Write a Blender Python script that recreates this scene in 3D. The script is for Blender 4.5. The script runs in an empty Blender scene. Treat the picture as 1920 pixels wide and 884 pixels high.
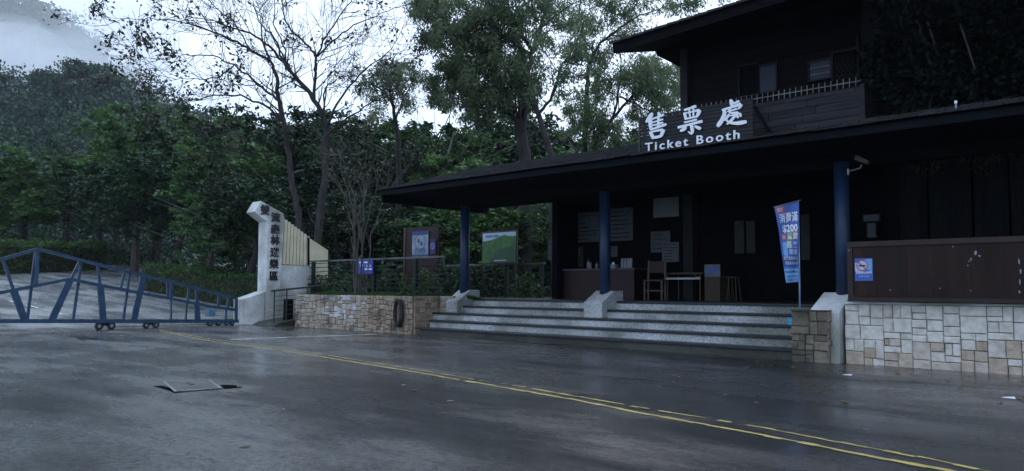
import bpy, math, random
import numpy as np
from mathutils import Vector, Matrix
R = math.radians
rnd = random.Random(7)
rng = np.random.default_rng(11)
C = bpy.context.scene.collection
S = bpy.context.scene

# ---------------------------------------------------------------- camera
F = 1440.0; EYE = Vector((0, 0, 1.05))
PITCH = math.atan(103/1440); ROLL = R(0.4); TH = R(47.2)
h_ = Vector((-math.cos(TH), math.sin(TH), 0)); r_ = Vector((math.sin(TH), math.cos(TH), 0))
fw = h_*math.cos(PITCH) + Vector((0, 0, math.sin(PITCH)))
up0 = r_.cross(fw)
rt = r_*math.cos(ROLL) + up0*math.sin(ROLL)
up = rt.cross(fw)
cd = bpy.data.cameras.new('camera'); cam = bpy.data.objects.new('camera', cd); C.objects.link(cam)
cd.sensor_width = 36; cd.lens = F/1920*36; cd.clip_end = 3000; cd.clip_start = 0.05
cam.matrix_world = Matrix(((rt.x, up.x, -fw.x, EYE.x), (rt.y, up.y, -fw.y, EYE.y), (rt.z, up.z, -fw.z, EYE.z), (0, 0, 0, 1)))
S.camera = cam

# ---------------------------------------------------------------- sky, sun, exposure
SUN_EL, SUN_AZ = R(38), R(62)     # azimuth measured from -X towards +Y
w = bpy.data.worlds.new('World'); S.world = w; w.use_nodes = True
nt = w.node_tree; N = nt.nodes; L = nt.links
bg = N['Background']; bg.inputs['Strength'].default_value = 0.1
sky = N.new('ShaderNodeTexSky'); sky.sky_type = 'NISHITA'; sky.sun_disc = False
sky.sun_elevation = SUN_EL; sky.sun_rotation = R(-90) + (SUN_AZ); sky.dust_density = 4; sky.air_density = 1.0
tc = N.new('ShaderNodeTexCoord'); mp = N.new('ShaderNodeMapping'); mp.inputs['Scale'].default_value = (1.2, 1.2, 2.6)
nz = N.new('ShaderNodeTexNoise'); nz.inputs['Scale'].default_value = 1.6; nz.inputs['Detail'].default_value = 6; nz.inputs['Roughness'].default_value = .5
rp = N.new('ShaderNodeValToRGB')
rp.color_ramp.elements[0].position = .3; rp.color_ramp.elements[0].color = (.76, .95, 1.24, 1)
rp.color_ramp.elements[1].position = .68; rp.color_ramp.elements[1].color = (1.13, 1.36, 1.70, 1)
ml = N.new('ShaderNodeVectorMath'); ml.operation = 'SCALE'; ml.inputs['Scale'].default_value = 10.0
mx = N.new('ShaderNodeMix'); mx.data_type = 'RGBA'; mx.inputs[0].default_value = .86
L.new(tc.outputs['Generated'], mp.inputs[0]); L.new(mp.outputs[0], nz.inputs['Vector']); L.new(nz.outputs[0], rp.inputs[0])
sx_ = N.new('ShaderNodeSeparateXYZ'); L.new(tc.outputs['Generated'], sx_.inputs[0])
zr_ = N.new('ShaderNodeMapRange'); zr_.inputs['From Min'].default_value = .1; zr_.inputs['From Max'].default_value = .9; zr_.inputs['To Min'].default_value = 13.5; zr_.inputs['To Max'].default_value = 18.0   # an overcast sky is brightest overhead
L.new(sx_.outputs['Z'], zr_.inputs['Value']); L.new(zr_.outputs[0], ml.inputs['Scale'])
L.new(rp.outputs[0], ml.inputs[0]); L.new(sky.outputs[0], mx.inputs[6]); L.new(ml.outputs[0], mx.inputs[7]); L.new(mx.outputs[2], bg.inputs['Color'])
sd = bpy.data.lights.new('sun', 'SUN'); sd.energy = 0.6; sd.angle = R(25); sd.color = (1, .96, .9)
sun = bpy.data.objects.new('sun', sd); C.objects.link(sun)
sdir = Vector((-math.cos(SUN_AZ)*math.cos(SUN_EL), math.sin(SUN_AZ)*math.cos(SUN_EL), math.sin(SUN_EL)))
sun.rotation_euler = sdir.to_track_quat('Z', 'Y').to_euler()
S.view_settings.view_transform = 'Standard'; S.view_settings.look = 'None'; S.view_settings.gamma = 1
S.view_settings.exposure = -0.38
S.view_settings.use_curve_mapping = False
S.cycles.max_bounces = 5; S.cycles.diffuse_bounces = 2; S.cycles.glossy_bounces = 2; S.cycles.transmission_bounces = 3
S.cycles.transparent_max_bounces = 40; S.cycles.volume_bounces = 5
S.cycles.use_denoising = True

# ---------------------------------------------------------------- where a sight line of the photo meets a plane
def ray(x, y):
    return fw + rt*((x-960)/F) + up*((442-y)/F)
def atY(x, y, Y): d = ray(x, y); return EYE + d*(Y/d.y)
def atX(x, y, X): d = ray(x, y); return EYE + d*(X/d.x)
def atZ(x, y, z=0): d = ray(x, y); return EYE + d*((z-EYE.z)/d.z)
def atD(x, y, D): return EYE + ray(x, y)*D
def XY(x, Y, y=540): return atY(x, y, Y).x
def ZY(x, y, Y): return atY(x, y, Y).z

# ---------------------------------------------------------------- object helpers
def props(o, label=None, cat=None, group=None, kind=None):
    if label: o['label'] = label
    if cat: o['category'] = cat
    if group: o['group'] = group
    if kind: o['kind'] = kind
    return o
def thing(name, label, cat, loc=(0, 0, 0), rz=0, group=None):
    o = bpy.data.objects.new(name, None); C.objects.link(o); o.empty_display_size = .2
    o.location = loc; o.rotation_euler = (0, 0, rz)
    return props(o, label, cat, group)
class MB:
    def __init__(s): s.v = []; s.f = []; s.t = []
    def poly(s, vs, fs, tint=0.5):
        n = len(s.v); s.v += [tuple(a) for a in vs]; s.f += [tuple(i+n for i in f) for f in fs]; s.t += [tint]*len(fs); return s
    def box(s, x0, x1, y0, y1, z0, z1, tint=.5):
        vs = [(x, y, z) for z in (z0, z1) for y in (y0, y1) for x in (x0, x1)]
        return s.poly(vs, [(0, 2, 3, 1), (4, 5, 7, 6), (0, 1, 5, 4), (2, 6, 7, 3), (0, 4, 6, 2), (1, 3, 7, 5)], tint)
    def bevbox(s, x0, x1, y0, y1, z0, z1, b, tint=.5):   # chamfered on the -Y face
        vs = [(x0, y1, z0), (x1, y1, z0), (x1, y1, z1), (x0, y1, z1), (x0, y0+b, z0), (x1, y0+b, z0), (x1, y0+b, z1), (x0, y0+b, z1),
              (x0+b, y0, z0+b), (x1-b, y0, z0+b), (x1-b, y0, z1-b), (x0+b, y0, z1-b)]
        return s.poly(vs, [(3, 2, 1, 0), (0, 1, 5, 4), (1, 2, 6, 5), (2, 3, 7, 6), (3, 0, 4, 7), (4, 5, 9, 8), (5, 6, 10, 9), (6, 7, 11, 10), (7, 4, 8, 11), (8, 9, 10, 11)], tint)
    def prism(s, pts, off, tint=.5):
        n = len(pts); off = Vector(off); a = [Vector(p) for p in pts]; b = [p+off for p in a]
        nm = Vector((0, 0, 0))
        for i in range(n): nm += a[i].cross(a[(i+1) % n])
        if nm.dot(off) > 0: a.reverse(); b.reverse()
        return s.poly(a+b, [tuple(range(n)), tuple(range(2*n-1, n-1, -1))] + [(i, i+n, (i+1) % n+n, (i+1) % n) for i in range(n)], tint)
    def tube(s, pts, rad, k=8, tint=.5, cap=True):
        pts = [Vector(p) for p in pts]; n = len(pts)
        if not hasattr(rad, '__len__'): rad = [rad]*n
        base = len(s.v); prev = None
        for i, p in enumerate(pts):
            t = (pts[min(i+1, n-1)]-pts[max(i-1, 0)])
            t = t.normalized() if t.length > 1e-9 else Vector((0, 0, 1))
            if prev is None:
                a = t.cross(Vector((0, 0, 1)));
                if a.length < .1: a = t.cross(Vector((0, 1, 0)))
            else: a = prev - t*prev.dot(t)
            a.normalize(); b = t.cross(a); prev = a
            for j in range(k):
                an = 2*math.pi*j/k; q = p + (a*math.cos(an)+b*math.sin(an))*rad[i]; s.v.append(tuple(q))
        for i in range(n-1):
            for j in range(k):
                s.f.append((base+i*k+j, base+i*k+(j+1) % k, base+(i+1)*k+(j+1) % k, base+(i+1)*k+j)); s.t.append(tint)
        if cap:
            s.f.append(tuple(base+j for j in reversed(range(k)))); s.f.append(tuple(base+(n-1)*k+j for j in range(k))); s.t += [tint]*2
        return s
    def bar(s, a, b, w, d, nrm, tint=.5):     # flat bar from a to b, w wide across, d deep along nrm
        a = Vector(a); b = Vector(b); nrm = Vector(nrm).normalized(); t = (b-a).normalized(); x = t.cross(nrm).normalized()*(w/2); y = nrm*(d/2)
        return s.prism([a-x-y, a+x-y, b+x-y, b-x-y], y*2, tint)
    def build(s, name, mat, parent=None, smooth=False, local=False, bevel=0):
        v = np.array(s.v, dtype=np.float32)
        if parent is not None and not local: v = v - np.array(parent_world(parent), dtype=np.float32)
        o = link_mesh(name, v, s.f, mat, parent, np.array(s.t, dtype=np.float32), smooth)
        if bevel:
            m = o.modifiers.new('bevel', 'BEVEL'); m.width = bevel; m.segments = 2; m.limit_method = 'ANGLE'
        return o
def parent_world(p):
    v = Vector((0, 0, 0))
    while p is not None: v += p.location; p = p.parent
    return v
def link_mesh(name, v, f, mat, parent=None, tint=None, smooth=False):
    me = bpy.data.meshes.new(name)
    if isinstance(f, np.ndarray):
        n, k = f.shape; me.vertices.add(len(v)); me.vertices.foreach_set('co', np.ascontiguousarray(v, dtype=np.float32).ravel())
        me.loops.add(n*k); me.loops.foreach_set('vertex_index', f.astype(np.int32).ravel())
        me.polygons.add(n); me.polygons.foreach_set('loop_start', np.arange(0, n*k, k, dtype=np.int32))
        me.update(calc_edges=True)
    else:
        me.from_pydata([tuple(map(float, a)) for a in v], [], f); me.update()
    if tint is not None:
        at = me.attributes.new('tint', 'FLOAT', 'FACE'); at.data.foreach_set('value', np.asarray(tint, dtype=np.float32))
    if smooth: me.polygons.foreach_set('use_smooth', [True]*len(me.polygons))
    me.materials.append(mat)
    o = bpy.data.objects.new(name, me); C.objects.link(o)
    if parent is not None: o.parent = parent
    return o
def dup(root, loc, rz=None, scale=None, label=None):
    def rec(o, par):
        c = o.copy(); C.objects.link(c)
        if par is not None: c.parent = par
        for ch in kids.get(o.name, []): rec(ch, c)
        return c
    kids = {}
    def coll(o):
        kids[o.name] = list(o.children)
        for ch in o.children: coll(ch)
    coll(root)
    c = rec(root, None); c.location = loc
    if rz is not None: c.rotation_euler = (0, 0, rz)
    if scale is not None: c.scale = scale
    if label: c['label'] = label
    return c
def text(name, body, size, mat, parent, loc, rot=(math.pi/2, 0, 0), depth=.01, bold=0, shear=0, sx=1, space=1.0, align='CENTER', spc=1, wear=0):
    cu = bpy.data.curves.new('t', 'FONT'); cu.body = body; cu.size = size; cu.extrude = depth; cu.offset = bold; cu.shear = shear
    cu.align_x = align; cu.align_y = 'CENTER'; cu.space_line = space; cu.space_character = spc; cu.resolution_u = 3
    to = bpy.data.objects.new('t', cu); C.objects.link(to); bpy.context.view_layer.update()
    me = bpy.data.meshes.new_from_object(to.evaluated_get(bpy.context.evaluated_depsgraph_get()))
    bpy.data.objects.remove(to); bpy.data.curves.remove(cu)
    M = Matrix.Translation(Vector(loc)) @ Matrix.Rotation(rot[2], 4, 'Z') @ Matrix.Rotation(rot[0], 4, 'X') @ Matrix.Diagonal((sx, 1, 1, 1))
    off = Vector((0, 0, 0))
    if parent is not None and parent.get('_loc', 1): off = parent_world(parent)
    me.transform(Matrix.Translation(-off) @ M)
    me.name = name; me.materials.clear(); me.materials.append(mat)
    o = bpy.data.objects.new(name, me); C.objects.link(o)
    if parent is not None: o.parent = parent
    return o

# ---------------------------------------------------------------- materials
def ramp(nd, stops):
    cr = nd.color_ramp
    while len(cr.elements) < len(stops): cr.elements.new(.5)
    for e, (p, c) in zip(cr.elements, stops): e.position = p; e.color = (*c, 1)
def mat(name, c, c2=None, rough=.7, scale=6, detail=5, bump=0, bscale=40, stretch=(1, 1, 1), metal=0, spec=.5, tint=0, r2=None, coat=0):
    m = bpy.data.materials.new(name); m.use_nodes = True; t = m.node_tree; n = t.nodes; l = t.links
    b = n['Principled BSDF']; b.inputs['Roughness'].default_value = rough; b.inputs['Metallic'].default_value = metal
    b.inputs['Specular IOR Level'].default_value = spec; b.inputs['Coat Weight'].default_value = coat
    g = n.new('ShaderNodeNewGeometry'); mp = n.new('ShaderNodeMapping'); mp.inputs['Scale'].default_value = stretch
    l.new(g.outputs['Position'], mp.inputs[0])
    nz = n.new('ShaderNodeTexNoise'); nz.inputs['Scale'].default_value = scale; nz.inputs['Detail'].default_value = detail; nz.inputs['Roughness'].default_value = .62
    l.new(mp.outputs[0], nz.inputs['Vector'])
    rr = n.new('ShaderNodeValToRGB'); c2 = c2 or tuple(a*.6 for a in c)
    ramp(rr, [(.36, c2), (.64, c)])
    l.new(nz.outputs[0], rr.inputs[0]); out = rr.outputs[0]
    if tint:
        a = n.new('ShaderNodeAttribute'); a.attribute_name = 'tint'
        mr = n.new('ShaderNodeMapRange'); mr.inputs['To Min'].default_value = 1-tint; mr.inputs['To Max'].default_value = 1+tint
        l.new(a.outputs['Fac'], mr.inputs['Value'])
        vm = n.new('ShaderNodeVectorMath'); vm.operation = 'SCALE'; l.new(out, vm.inputs[0]); l.new(mr.outputs[0], vm.inputs['Scale']); out = vm.outputs[0]
    l.new(out, b.inputs['Base Color'])
    if r2 is not None:
        mr = n.new('ShaderNodeMapRange'); mr.inputs['From Min'].default_value = .35; mr.inputs['From Max'].default_value = .65
        mr.inputs['To Min'].default_value = rough; mr.inputs['To Max'].default_value = r2
        l.new(nz.outputs[0], mr.inputs['Value']); l.new(mr.outputs[0], b.inputs['Roughness'])
    if bump:
        bn = n.new('ShaderNodeTexNoise'); bn.inputs['Scale'].default_value = bscale; bn.inputs['Detail'].default_value = 3
        l.new(mp.outputs[0], bn.inputs['Vector'])
        bp = n.new('ShaderNodeBump'); bp.inputs['Strength'].default_value = bump; bp.inputs['Distance'].default_value = .02
        l.new(bn.outputs[0], bp.inputs['Height']); l.new(bp.outputs[0], b.inputs['Normal'])
    return m
def leafmat(name, dark, light, rough=.5, trans=.25, spec=.25, v0=.6, v1=1.7):
    m = bpy.data.materials.new(name); m.use_nodes = True; t = m.node_tree; n = t.nodes; l = t.links
    b = n['Principled BSDF']; b.inputs['Roughness'].default_value = rough; b.inputs['Specular IOR Level'].default_value = spec
    a = n.new('ShaderNodeAttribute'); a.attribute_name = 'tint'
    g = n.new('ShaderNodeNewGeometry'); nz = n.new('ShaderNodeTexNoise'); nz.inputs['Scale'].default_value = .45; nz.inputs['Detail'].default_value = 2
    l.new(g.outputs['Position'], nz.inputs['Vector'])
    ad = n.new('ShaderNodeMath'); ad.operation = 'MULTIPLY_ADD'; ad.inputs[1].default_value = .55; l.new(a.outputs['Fac'], ad.inputs[0])
    mr = n.new('ShaderNodeMapRange'); mr.inputs['From Min'].default_value = .35; mr.inputs['From Max'].default_value = .65; mr.inputs['To Min'].default_value = 0; mr.inputs['To Max'].default_value = .45
    l.new(nz.outputs[0], mr.inputs['Value']); l.new(mr.outputs[0], ad.inputs[2])
    rr = n.new('ShaderNodeValToRGB'); ramp(rr, [(.1, dark), (.9, light)]); l.new(ad.outputs[0], rr.inputs[0])
    oi = n.new('ShaderNodeObjectInfo'); om = n.new('ShaderNodeMapRange'); om.inputs['To Min'].default_value = v0; om.inputs['To Max'].default_value = v1; l.new(oi.outputs['Random'], om.inputs['Value'])
    ov = n.new('ShaderNodeVectorMath'); ov.operation = 'SCALE'; l.new(rr.outputs[0], ov.inputs[0]); l.new(om.outputs[0], ov.inputs['Scale']); l.new(ov.outputs[0], b.inputs['Base Color'])
    tr = n.new('ShaderNodeBsdfTranslucent'); l.new(ov.outputs[0], tr.inputs['Color'])
    ms = n.new('ShaderNodeMixShader'); ms.inputs[0].default_value = trans
    l.new(b.outputs[0], ms.inputs[1]); l.new(tr.outputs[0], ms.inputs[2]); l.new(ms.outputs[0], n['Material Output'].inputs['Surface'])
    return m
M = {}
M['wood_black'] = mat('dark_wood', (.008, .008, .010), (.004, .004, .006), .75, 3, stretch=(1, 1, 9), bump=.3, spec=.05)
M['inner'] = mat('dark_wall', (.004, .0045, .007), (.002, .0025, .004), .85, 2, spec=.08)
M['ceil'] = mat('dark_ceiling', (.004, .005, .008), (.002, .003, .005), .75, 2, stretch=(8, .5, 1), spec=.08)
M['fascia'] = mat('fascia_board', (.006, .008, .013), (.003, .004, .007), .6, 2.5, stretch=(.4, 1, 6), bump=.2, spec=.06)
M['siding'] = mat('weathered_siding', (.024, .024, .030), (.010, .010, .014), .7, 2.5, stretch=(.5, 1, 7), bump=.4, tint=.3, spec=.2)
M['tile'] = mat('roof_shingle', (.015, .016, .020), (.006, .006, .009), .5, 9, bump=.5, tint=.5, spec=.2)
M['floor'] = mat('porch_floor', (.05, .055, .065), (.03, .034, .04), .3, 3, bump=.1)
M['tread'] = mat('dark_tread_stone', (.018, .022, .032), (.009, .011, .017), .35, 5, bump=.2, spec=.3)
M['blue'] = mat('blue_paint', (.008, .028, .078), (.005, .020, .055), .5, 3, bump=.05, spec=.4)
M['gate'] = mat('gate_paint', (.020, .060, .125), (.012, .034, .070), .4, 7, bump=.1, spec=.5)
M['black'] = mat('black_rubber', (.01, .01, .012), None, .5, 8)
M['darkmetal'] = mat('dark_metal', (.025, .03, .03), (.015, .018, .02), .4, 8, metal=.3)
M['railgreen'] = mat('dark_green_rail', (.010, .018, .018), (.006, .010, .011), .5, 6, spec=.25)
M['greym'] = mat('grey_metal', (.35, .37, .4), (.22, .24, .26), .35, 8, metal=.5)
M['white'] = mat('white_paint', (.76, .80, .88), (.68, .73, .82), .5, 4)
M['cream'] = mat('cream_paint', (.56, .52, .37), (.46, .43, .30), .6, 3, bump=.1)
M['brown'] = mat('brown_board', (.024, .012, .010), (.011, .006, .006), .42, 2.2, stretch=(2.5, 1, .35), bump=.2, spec=.15, tint=.25)
M['brownpost'] = mat('brown_post', (.06, .034, .022), (.03, .018, .012), .6, 4, stretch=(4, 4, .5))
M['redw'] = mat('dark_red_wood', (.03, .009, .010), (.016, .006, .008), .5, 4, spec=.3)
M['paper'] = mat('paper', (.26, .29, .33), (.2, .23, .27), .7, 4)
M['dimpaper'] = mat('faded_poster', (.075, .085, .105), (.05, .06, .075), .7, 6)
M['glass'] = mat('window_glass', (.022, .032, .055), (.018, .026, .045), .3, 3, spec=.15)
M['paleglass'] = mat('pale_glass', (.035, .042, .040), (.022, .028, .026), .4, 3, spec=.1)
M['ink'] = mat('black_lettering', (.01, .01, .012), None, .5, 4)
M['woodlight'] = mat('light_wood', (.06, .042, .03), (.04, .028, .02), .5, 5, stretch=(1, 1, 6))
M['card'] = mat('cardboard', (.055, .04, .025), (.04, .03, .02), .8, 4)
M['bark'] = mat('bark', (.038, .034, .033), (.014, .013, .013), .9, 7, bump=.8, bscale=18, stretch=(1, 1, .35))
M['barkpale'] = mat('pale_bark', (.085, .080, .072), (.035, .032, .03), .9, 6, bump=.5, bscale=18, stretch=(1, 1, .35))
M['soil'] = mat('soil', (.030, .026, .018), (.013, .016, .009), .95, 1.2, bump=.6, bscale=8)
M['hill'] = mat('hill_ground', (.02, .03, .016), (.01, .016, .009), .95, .08)
M['yellow'] = mat('yellow_line_paint', (.47, .37, .11), (.27, .22, .08), .45, 5, bump=.2)
M['whiteline'] = mat('white_line_paint', (.78, .78, .76), (.5, .5, .48), .5, 2.5, bump=.2)
M['leafA'] = leafmat('broad_leaves', (.011, .033, .014), (.088, .175, .048), v0=.6, v1=1.6)
M['leafB'] = leafmat('dark_leaves', (.004, .014, .009), (.033, .072, .028), trans=.15, v0=.5, v1=1.5)
M['leafC'] = leafmat('narrow_leaves', (.038, .066, .040), (.20, .26, .145), trans=.45, v0=.9, v1=1.2)
M['leafD'] = leafmat('dry_leaves', (.02, .026, .016), (.055, .06, .035), trans=.2)
M['leafF'] = leafmat('far_leaves', (.008, .026, .020), (.045, .10, .058), trans=.15, v0=.9, v1=1.1)
M['hedge'] = leafmat('hedge_leaves', (.012, .030, .010), (.050, .105, .022))
M['grass'] = leafmat('grass_blades', (.012, .03, .008), (.05, .10, .02))
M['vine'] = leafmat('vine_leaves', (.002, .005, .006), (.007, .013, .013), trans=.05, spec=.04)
for k, c in dict(signblue=(.03, .10, .42), deep=(.012, .04, .20), sky=(.13, .33, .62), red=(.42, .05, .10), green=(.12, .36, .14), orange=(.5, .26, .10), pale=(.42, .52, .72),
                 yel=(.55, .55, .2), cyan=(.03, .36, .66), hillg=(.05, .16, .03), hilld=(.018, .07, .03), skyw=(.36, .46, .58), signink=(.02, .05, .16), navy=(.008, .018, .085), lilac=(.3, .32, .62)).items():
    M[k] = mat('print_'+k, c, tuple(a*.85 for a in c), .45, 8)

def speckle(name, base, dark, scale):
    m = mat(name, base, tuple(a*.8 for a in base), .75, 2.2, bump=.5, bscale=90); t = m.node_tree; n = t.nodes; l = t.links; b = n['Principled BSDF']
    g = n['Geometry']; vz = n.new('ShaderNodeTexVoronoi'); vz.inputs['Scale'].default_value = scale; l.new(g.outputs['Position'], vz.inputs['Vector'])
    r1 = n.new('ShaderNodeValToRGB'); ramp(r1, [(.05, (1, 1, 1)), (.9, tuple(d/bb for d, bb in zip(dark, base)))]); l.new(vz.outputs['Color'], r1.inputs[0])
    st = n.new('ShaderNodeTexNoise'); st.inputs['Scale'].default_value = .8; st.inputs['Detail'].default_value = 6; l.new(g.outputs['Position'], st.inputs['Vector'])
    r2 = n.new('ShaderNodeValToRGB'); ramp(r2, [(.36, (.42, .43, .38)), (.58, (1, 1, 1))]); l.new(st.outputs[0], r2.inputs[0])
    old = b.inputs['Base Color'].links[0].from_socket
    a1 = n.new('ShaderNodeMix'); a1.data_type = 'RGBA'; a1.blend_type = 'MULTIPLY'; a1.inputs[0].default_value = 1
    l.new(old, a1.inputs[6]); l.new(r1.outputs[0], a1.inputs[7])
    a2 = n.new('ShaderNodeMix'); a2.data_type = 'RGBA'; a2.blend_type = 'MULTIPLY'; a2.inputs[0].default_value = 1
    l.new(a1.outputs[2], a2.inputs[6]); l.new(r2.outputs[0], a2.inputs[7]); l.new(a2.outputs[2], b.inputs['Base Color'])
    return m
M['pebble'] = speckle('washed_pebble_concrete', (.66, .69, .73), (.24, .25, .27), 60)
M['conc'] = speckle('stained_white_concrete', (.74, .77, .80), (.60, .63, .65), 25)
M['mosspebble'] = speckle('mossy_concrete', (.08, .085, .075), (.03, .035, .03), 50)

def stonemat(name, stops, grime=0.0, g0=0, g1=1):
    m = bpy.data.materials.new(name); m.use_nodes = True; t = m.node_tree; n = t.nodes; l = t.links; b = n['Principled BSDF']
    b.inputs['Roughness'].default_value = .7
    a = n.new('ShaderNodeAttribute'); a.attribute_name = 'tint'; rr = n.new('ShaderNodeValToRGB'); ramp(rr, stops); l.new(a.outputs['Fac'], rr.inputs[0])
    g = n.new('ShaderNodeNewGeometry'); nz = n.new('ShaderNodeTexNoise'); nz.inputs['Scale'].default_value = 9; nz.inputs['Detail'].default_value = 6; l.new(g.outputs['Position'], nz.inputs['Vector'])
    r2 = n.new('ShaderNodeValToRGB'); ramp(r2, [(.30, (.74, .72, .69)), (.60, (1.05, 1.05, 1.05))]); l.new(nz.outputs[0], r2.inputs[0])
    mm = n.new('ShaderNodeMix'); mm.data_type = 'RGBA'; mm.blend_type = 'MULTIPLY'; mm.inputs[0].default_value = 1; l.new(rr.outputs[0], mm.inputs[6]); l.new(r2.outputs[0], mm.inputs[7])
    nb = n.new('ShaderNodeTexNoise'); nb.inputs['Scale'].default_value = 14; nb.inputs['Detail'].default_value = 8; l.new(g.outputs['Position'], nb.inputs['Vector'])
    bp = n.new('ShaderNodeBump'); bp.inputs['Strength'].default_value = .7; bp.inputs['Distance'].default_value = .03; l.new(nb.outputs[0], bp.inputs['Height']); l.new(bp.outputs[0], b.inputs['Normal'])
    out = mm.outputs[2]
    if grime:       # green-black algae growing in patches on the stone
        n2 = n.new('ShaderNodeTexNoise'); n2.inputs['Scale'].default_value = 1.6; n2.inputs['Detail'].default_value = 5; l.new(g.outputs['Position'], n2.inputs['Vector'])
        mr = n.new('ShaderNodeMapRange'); mr.inputs['From Min'].default_value = .62-grime*.3; mr.inputs['From Max'].default_value = .78-grime*.3; mr.inputs['To Max'].default_value = .8; l.new(n2.outputs[0], mr.inputs['Value'])
        m2 = n.new('ShaderNodeMix'); m2.data_type = 'RGBA'; l.new(mr.outputs[0], m2.inputs[0]); l.new(out, m2.inputs[6]); m2.inputs[7].default_value = (.030, .028, .018, 1); out = m2.outputs[2]
    l.new(out, b.inputs['Base Color'])
    return m
M['stone_white'] = stonemat('pale_ashlar', [(0, (.60, .58, .55)), (.45, (.52, .50, .47)), (.55, (.48, .44, .40)), (.72, (.43, .37, .31)), (1, (.37, .295, .225))])
M['stone_tan'] = stonemat('tan_ashlar', [(0, (.50, .50, .55)), (.3, (.40, .37, .33)), (.6, (.32, .265, .21)), (1, (.23, .165, .115))], .35)
M['stone_dark'] = stonemat('weathered_ashlar', [(0, (.20, .17, .13)), (1, (.10, .085, .06))], .55)
M['mortar'] = mat('dark_mortar', (.06, .055, .05), (.03, .03, .026), .9, 8)

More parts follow.
